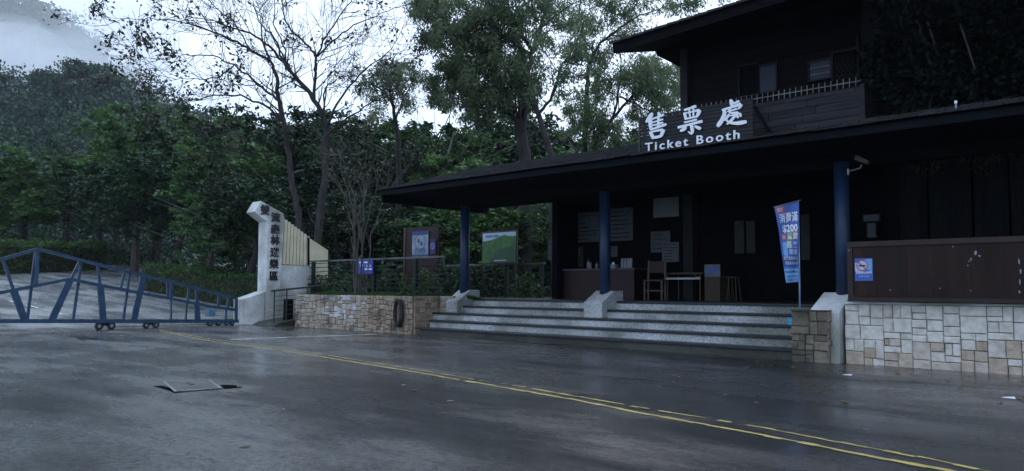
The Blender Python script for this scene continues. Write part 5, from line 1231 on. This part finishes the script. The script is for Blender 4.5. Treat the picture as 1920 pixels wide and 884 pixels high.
C4 = [(1065, 30, 30, 12), (1100, 45, 32, 18), (1130, 20, 34, 16), (1180, 8, 34, 14), (1240, 5, 26, 8), (1290, 8, 20, 7), (1085, 90, 28, 12), (1120, 110, 28, 14), (1165, 80, 26, 10), (1105, 150, 32, 18), (1140, 165, 28, 14), (1070, 190, 30, 14), (1115, 205, 34, 20), (1085, 240, 30, 18),
      (1180, 135, 26, 16), (1210, 120, 26, 18), (1235, 145, 28, 24), (1205, 165, 28, 20), (1255, 175, 24, 20), (1230, 195, 26, 18), (1195, 205, 24, 8), (1260, 130, 22, 16), (1150, 235, 26, 12), (1175, 262, 22, 10), (1125, 250, 26, 14)]
hero('feathery_tree', 'lighter feathery tree with upright thin trunks just left of the roof sign', 30, L4, C4, M['bark'], M['leafC'], 8, twig=2, tw_len=1.3, leaf=.16, droop=.75, aspect=.28, tiprate=.6, tipn=22, baseZ=.6, clumpk=75, spacing=.6)
L5 = [([(748, 470), (748, 280), (742, 225), (733, 180), (728, 150)], .12, .03, 0), ([(742, 225), (760, 180), (775, 150)], .05, .015, 1), ([(735, 190), (710, 165), (690, 155)], .05, .012, -1)]
C5 = [(725, 130, 22, 16), (755, 128, 24, 16), (700, 150, 20, 8), (745, 160, 28, 18), (780, 150, 20, 8), (715, 185, 26, 10), (765, 190, 20, 6), (680, 165, 16, 4), (700, 215, 26, 8)]
hero('feathery_tree', 'small feathery tree showing in the sky gap between the bare tree and the big one', 32, L5, C5, M['bark'], M['leafC'], 9, twig=2, tw_len=1.2, leaf=.16, droop=.7, aspect=.3, tiprate=.6, tipn=18, baseZ=.6)
# thin bare shrub
LS = []
rr = random.Random(77)
for k in range(9):
    x0 = 678+rr.uniform(-12, 12); u = (k-4)/4; LS.append(([(x0, 500), (x0+u*6, 440), (x0+u*30+rr.uniform(-5, 5), 370), (x0+u*62+rr.uniform(-8, 8), 300+abs(u)*25)], .02, .007, rr.uniform(-1, 1)))
hero('bare_shrub', 'leafless shrub of many thin pale stems fanning out behind the railing', 21, LS, [], M['barkpale'], M['leafD'], 12, twig=2, tw_len=.7, leaf=.1, tiprate=.06, tipn=5, baseZ=.84, cat='shrub', minr=.004, spacing=.28)

# hedge behind the gate
def hedge(name, label, pts, w_, h2, seed, m, zf=None, dens=1500, leaf=.09):
    r = np.random.default_rng(seed); t = thing(name, label, 'hedge', (pts[0][0], pts[0][1], hz(pts[0][0])))
    allp = []
    core = MB()
    for (x0, y0), (x1, y1) in zip(pts, pts[1:]):
        ln = math.hypot(x1-x0, y1-y0); n = int(dens*ln); u = r.random(n); s = r.uniform(-1, 1, n); zz = r.random(n)
        face = r.random(n); s = np.where(face < .4, np.sign(s)*(1-.12*r.random(n)), s); zz = np.where(face > .4, 1-.12*r.random(n)+.06*np.sin(u*ln*2.3), zz)
        nx, ny = -(y1-y0)/ln, (x1-x0)/ln; X = x0+(x1-x0)*u+nx*s*w_; Y = y0+(y1-y0)*u+ny*s*w_
        Z = np.array([hz(q) for q in X])+zz*h2*(1+.08*np.sin(X*1.3)+.05*np.sin(X*3.7+Y)); allp.append(np.stack([X, Y, Z], 1))
        k = .86
        core.prism([(x0-nx*w_*k, y0-ny*w_*k, hz(x0)-.05), (x1-nx*w_*k, y1-ny*w_*k, hz(x1)-.05), (x1-nx*w_*k, y1-ny*w_*k, hz(x1)+h2*.85), (x0-nx*w_*k, y0-ny*w_*k, hz(x0)+h2*.85)], (nx*2*w_*k, ny*2*w_*k, 0))
    core.build('branch_core', M['soil'], t)
    foliage('leaf_mass', np.concatenate(allp), leaf, m, t, seed=seed, droop=.1, aspect=.6)
hedge('hedge', 'long clipped green hedge between the gate and the white monument', [(-37.5, 15.6), (-33, 15.7), (-22.6, 15.4)], .8, 1.15, 1, M['hedge'])
hedge('hedge', 'bright hedge across the road bend behind the highest part of the gate', [(-46, 8.8), (-53.5, 16.2), (-57, 19.4)], .8, 1.7, 2, M['hedge'], dens=900, leaf=.13)
# undergrowth at the forest edge, one mass
r = np.random.default_rng(44); P_ = []
for k in range(520):
    px = r.uniform(-80, 1060); D = r.uniform(26, 34) if px > 560 else (r.uniform(33, 46) if px > 300 else r.uniform(60, 74)); q = atD(px, 541, D)
    if px < 560 and q.y < 17 and q.x > -40: continue
    z0 = hz(q.x) if px < 560 else .5; s_ = r.uniform(.8, 2.0)*(1.5 if px < 300 else 1); n = 110
    z = r.normal(size=(n, 3)); z /= np.linalg.norm(z, axis=1)[:, None]; z *= (r.random(n)**.4)[:, None]; z[:, 2] = np.abs(z[:, 2])
    P_.append(np.array((q.x, q.y, z0))+z*s_*np.array((1, 1, 1.1)))
o = foliage('undergrowth', np.concatenate(P_), .2, M['leafB'], None, seed=9, droop=.1, aspect=.5); props(o, 'dark tangled undergrowth filling the forest edge', 'undergrowth', kind='stuff')
# garden plants behind the railing, and grass on the wall
for i, (px, py, Y, s_, lb) in enumerate([(600, 535, 13.6, .45, 'dark leafy plant behind the railing post nearest the cream panel'), (655, 540, 13.9, .4, 'low leafy plant behind the railing left of the blue sign'), (735, 530, 14.0, .5, 'leafy plant behind the railing right of the blue sign'),
        (790, 528, 13.7, .55, 'broad leafy plant behind the railing below the footprint sign'), (840, 530, 13.8, .6, 'pale leaved plant behind the railing left of the left blue pillar'), (905, 525, 15.5, .6, 'dark plant under the green hillside sign'), (985, 525, 15.8, .5, 'dark plant at the foot of the porch side railing')]):
    x = XY(px, Y); t = thing('garden_plant', lb, 'plant', (x, Y, .84), group='plants behind the railing'); r = np.random.default_rng(60+i)
    n = 420; z = r.normal(size=(n, 3)); z /= np.linalg.norm(z, axis=1)[:, None]; z *= (r.random(n)**.45)[:, None]*s_; z[:, 2] = np.abs(z[:, 2])*1.5
    foliage('leaves', np.array((x, Y, .9))+z, .14, M['leafB'] if i % 3 else M['leafA'], t, seed=i, droop=.2, aspect=.35)
    mb = MB()
    for k in range(6): mb.tube([(x, Y, .82), (x+rnd.uniform(-.2, .2), Y+rnd.uniform(-.2, .2), .84+s_)], .012, 5)
    mb.build('stems', M['bark'], t)
r = np.random.default_rng(71); n = 9000; X = r.uniform(xa+.02, xb+1.2, n); Yg = 11.86+np.abs(r.normal(0, .35, n)); Yg = np.minimum(Yg, 13.2); Yg = np.where(X > xb, np.maximum(Yg, 12.9), Yg)
Z = .84+.05*np.exp(-(Yg-11.86)*2)
P_ = np.stack([X, Yg, Z], 1); r3 = np.random.default_rng(8)
d = r3.normal(size=(n, 3))*.45; d[:, 2] = 1; d[:, 1] -= .25; d /= np.linalg.norm(d, axis=1)[:, None]; sd_ = np.cross(d, r3.normal(size=(n, 3))); sd_ /= np.linalg.norm(sd_, axis=1)[:, None]
L_ = (r3.uniform(.04, .13, n)*(.8+.5*np.sin(X*3.1)))[:, None]; v = np.stack([P_-sd_*.004, P_+sd_*.004, P_+d*L_*.6+sd_*.003, P_+d*L_], 1).reshape(-1, 3)
o = link_mesh('grass', v, np.arange(n*4).reshape(n, 4), M['grass'], None, r3.random(n)); props(o, 'short green grass along the top of the tan stone wall', 'grass', kind='stuff')

# ================================================================ HILLS
def hill(name, cols, D0, D1, m, amp, seed, rows=26):
    """cols: (px, ridge y); slope climbs from D0 (at the foot) to the ridge at D1"""
    r = np.random.default_rng(seed); mb = MB(); xs_ = np.linspace(cols[0][0], cols[-1][0], 90); ry = np.interp(xs_, [c_[0] for c_ in cols], [c_[1] for c_ in cols]); grid = []
    for j in range(rows+1):
        v = j/rows; row = []
        for i, px in enumerate(xs_):
            top = atD(px, ry[i], D1); foot = atD(px, 541, D0); foot.z = -2
            q = foot.lerp(top, v); q.z = foot.z+(top.z-foot.z)*(v**1.1)+amp*math.sin(px*.021+v*5)*math.sin(v*3.14)+amp*.5*math.sin(px*.05+v*11+seed)*math.sin(v*3.14)
            row.append(len(mb.v)); mb.v.append(tuple(q))
        grid.append(row)
    for j in range(rows):
        for i in range(89): mb.f.append((grid[j][i], grid[j][i+1], grid[j+1][i+1], grid[j+1][i])); mb.t.append(.5)
    # back side falls away
    last = []
    for i, px in enumerate(xs_): q = atD(px, 541, D1*1.08); last.append(len(mb.v)); mb.v.append((q.x, q.y, -20))
    for i in range(89): mb.f.append((grid[-1][i], grid[-1][i+1], last[i+1], last[i])); mb.t.append(.5)
    o = mb.build(name, m); props(o, kind='structure'); V = np.array(mb.v); return V[np.array(grid)]
def wood(name, label, G_, n, cr, leaf, kk, seed, m):
    r = np.random.default_rng(seed); P_ = []; T_ = []; nj, ni = G_.shape[:2]
    for k in range(n):
        j = (r.random()**.8)*(nj-1.001); i = r.random()*(ni-1.001); a = G_[int(j), int(i)]; b = G_[int(j)+1, int(i)+1]; f1, f2 = j % 1, i % 1
        q = G_[int(j), int(i)]*(1-f1)*(1-f2)+G_[int(j)+1, int(i)]*f1*(1-f2)+G_[int(j), int(i)+1]*(1-f1)*f2+G_[int(j)+1, int(i)+1]*f1*f2
        s_ = cr*r.uniform(.6, 1.35); nn = int(kk*r.uniform(.7, 1.3)); sub = 7
        cs = r.normal(size=(sub, 3))*s_*.45; cs[:, 2] = cs[:, 2]*.6+s_*.7
        z = r.normal(size=(nn, 3)); z /= np.linalg.norm(z, axis=1)[:, None]; z *= (r.random(nn)**.35)[:, None]*s_*.42; z[:, 2] = np.abs(z[:, 2])*.9-.1*s_
        P_.append(q+cs[r.integers(0, sub, nn)]+z); T_.append(np.full(nn, r.random())*.75+.25*r.random(nn))
    P_ = np.concatenate(P_); T_ = np.concatenate(T_); o = foliage(name, P_, leaf, m, None, tint=T_, seed=seed, droop=.0, aspect=.6, up_=.8); props(o, label, 'forest', kind='stuff')
G1 = hill('near_hill', [(-420, 60), (-150, 110), (0, 172), (90, 178), (160, 172), (225, 180), (280, 205), (360, 250), (500, 300), (700, 330), (1000, 345), (1400, 350)], 85, 165, M['hill'], 3, 1)
wood('hill_forest', 'misty blue green forest covering the nearer hillside at the left', G1, 1700, 4.2, .75, 150, 21, M['leafF'])
G2 = hill('far_mountain', [(-500, -260), (-150, -90), (20, 0), (75, 22), (110, 45), (170, 95), (215, 125), (290, 190), (360, 235), (520, 300), (900, 330)], 230, 430, M['hill'], 6, 2)
wood('mountain_forest', 'cloud veiled forest on the steep mountain at the top left', G2, 2600, 7.5, 1.9, 70, 22, M['leafF'])
# two taller trees on the ridge of the nearer hill
def ridge_tree(px, yb3, yt, wpx, D, seed, lb):
    r = np.random.default_rng(seed); rr = random.Random(seed); b = atD(px, yb3, D); tp = atD(px, yt, D); t = thing('ridge_tree', lb, 'tree', tuple(b)); mb = MB(); H = tp.z-b.z; tips = []
    mb.tube([b-Vector((0, 0, 3)), b+Vector((.3, 0, H*.5)), b+Vector((0, 0, H*.8))], [.4, .3, .15], 6, cap=False)
    W_ = wpx/F*D/2; ps = []
    for k in range(16):
        u = rr.uniform(-1, 1); c_ = b+rt*(u*W_)+fw*rr.uniform(-W_, W_)*.5+Vector((0, 0, H*(rr.uniform(.5, 1.0)-.22*abs(u)))); mb.tube([b+Vector((0, 0, H*rr.uniform(.25, .6))), c_], [.16, .06], 5, cap=False)
        n = 150; z = r.normal(size=(n, 3)); z *= (1.15, 1.15, .4); ps.append(np.array(c_)+z*rr.uniform(.6, 1.0))
    mb.build('trunk', M['bark'], t); foliage('crown', np.concatenate(ps), .55, M['leafF'], t, seed=seed, droop=0, aspect=.6)
ridge_tree(158, 182, 108, 70, 150, 31, 'umbrella shaped tree standing tallest on the misty hill ridge')
ridge_tree(205, 185, 138, 46, 150, 32, 'smaller umbrella shaped tree right of the tallest one on the hill ridge')
ridge_tree(82, 182, 132, 34, 150, 33, 'small round tree on the hill ridge left of the tallest one')

# ================================================================ AIR
def volmat(name, col, dens, aniso=.0):
    m = bpy.data.materials.new(name); m.use_nodes = True; n = m.node_tree.nodes; n.remove(n['Principled BSDF']); v = n.new('ShaderNodeVolumePrincipled')
    v.inputs['Color'].default_value = (*col, 1); v.inputs['Density'].default_value = dens; v.inputs['Anisotropy'].default_value = aniso
    m.node_tree.links.new(v.outputs[0], n['Material Output'].inputs['Volume']); return m
mb = MB().box(-700, 60, -80, 560, -62, 235); o = mb.build('haze', volmat('haze_air', (.80, .90, 1.0), .00016)); props(o, 'thin blue grey haze in the valley air', 'haze', kind='stuff')
def cloud(px, py, D, w_, h2, dp, dens, seed, lb):
    r = random.Random(seed); c_ = atD(px, py, D); mb = MB(); 
    nu, nv = 20, 12
    vs = []
    for j in range(nv+1):
        for i in range(nu):
            th, ph = 2*math.pi*i/nu, math.pi*j/nv; k = 1+.16*math.sin(3*th+seed)*math.sin(ph)+.1*math.sin(5*th+2*ph+seed)
            d = rt*(math.cos(th)*math.sin(ph)*w_*k)+Vector((0, 0, 1))*(math.cos(ph)*h2*k)+h_*(math.sin(th)*math.sin(ph)*dp*k); vs.append(c_+d)
    mb.poly(vs, [tuple(reversed((j*nu+i, j*nu+(i+1) % nu, (j+1)*nu+(i+1) % nu, (j+1)*nu+i))) for j in range(nv) for i in range(nu)])
    o = mb.build('mist', volmat('mist_air', (.94, .97, 1.0), dens), smooth=True); props(o, lb, 'mist', kind='stuff')
cloud(70, 125, 215, 30, 11, 24, .016, 1, 'bank of pale mist lying between the near hill and the mountain')
cloud(190, 165, 225, 24, 9, 22, .014, 2, 'smaller bank of mist trailing down right of the main one')
cloud(-60, 130, 220, 36, 11, 26, .014, 3, 'bank of mist at the left edge of the photo')
cloud(120, 330, 125, 95, 42, 26, .0003, 5, 'thin blue veil of moist air hanging before the near hillside')
cloud(140, 75, 260, 42, 20, 24, .012, 4, 'thin veil of mist over the mountain flank')
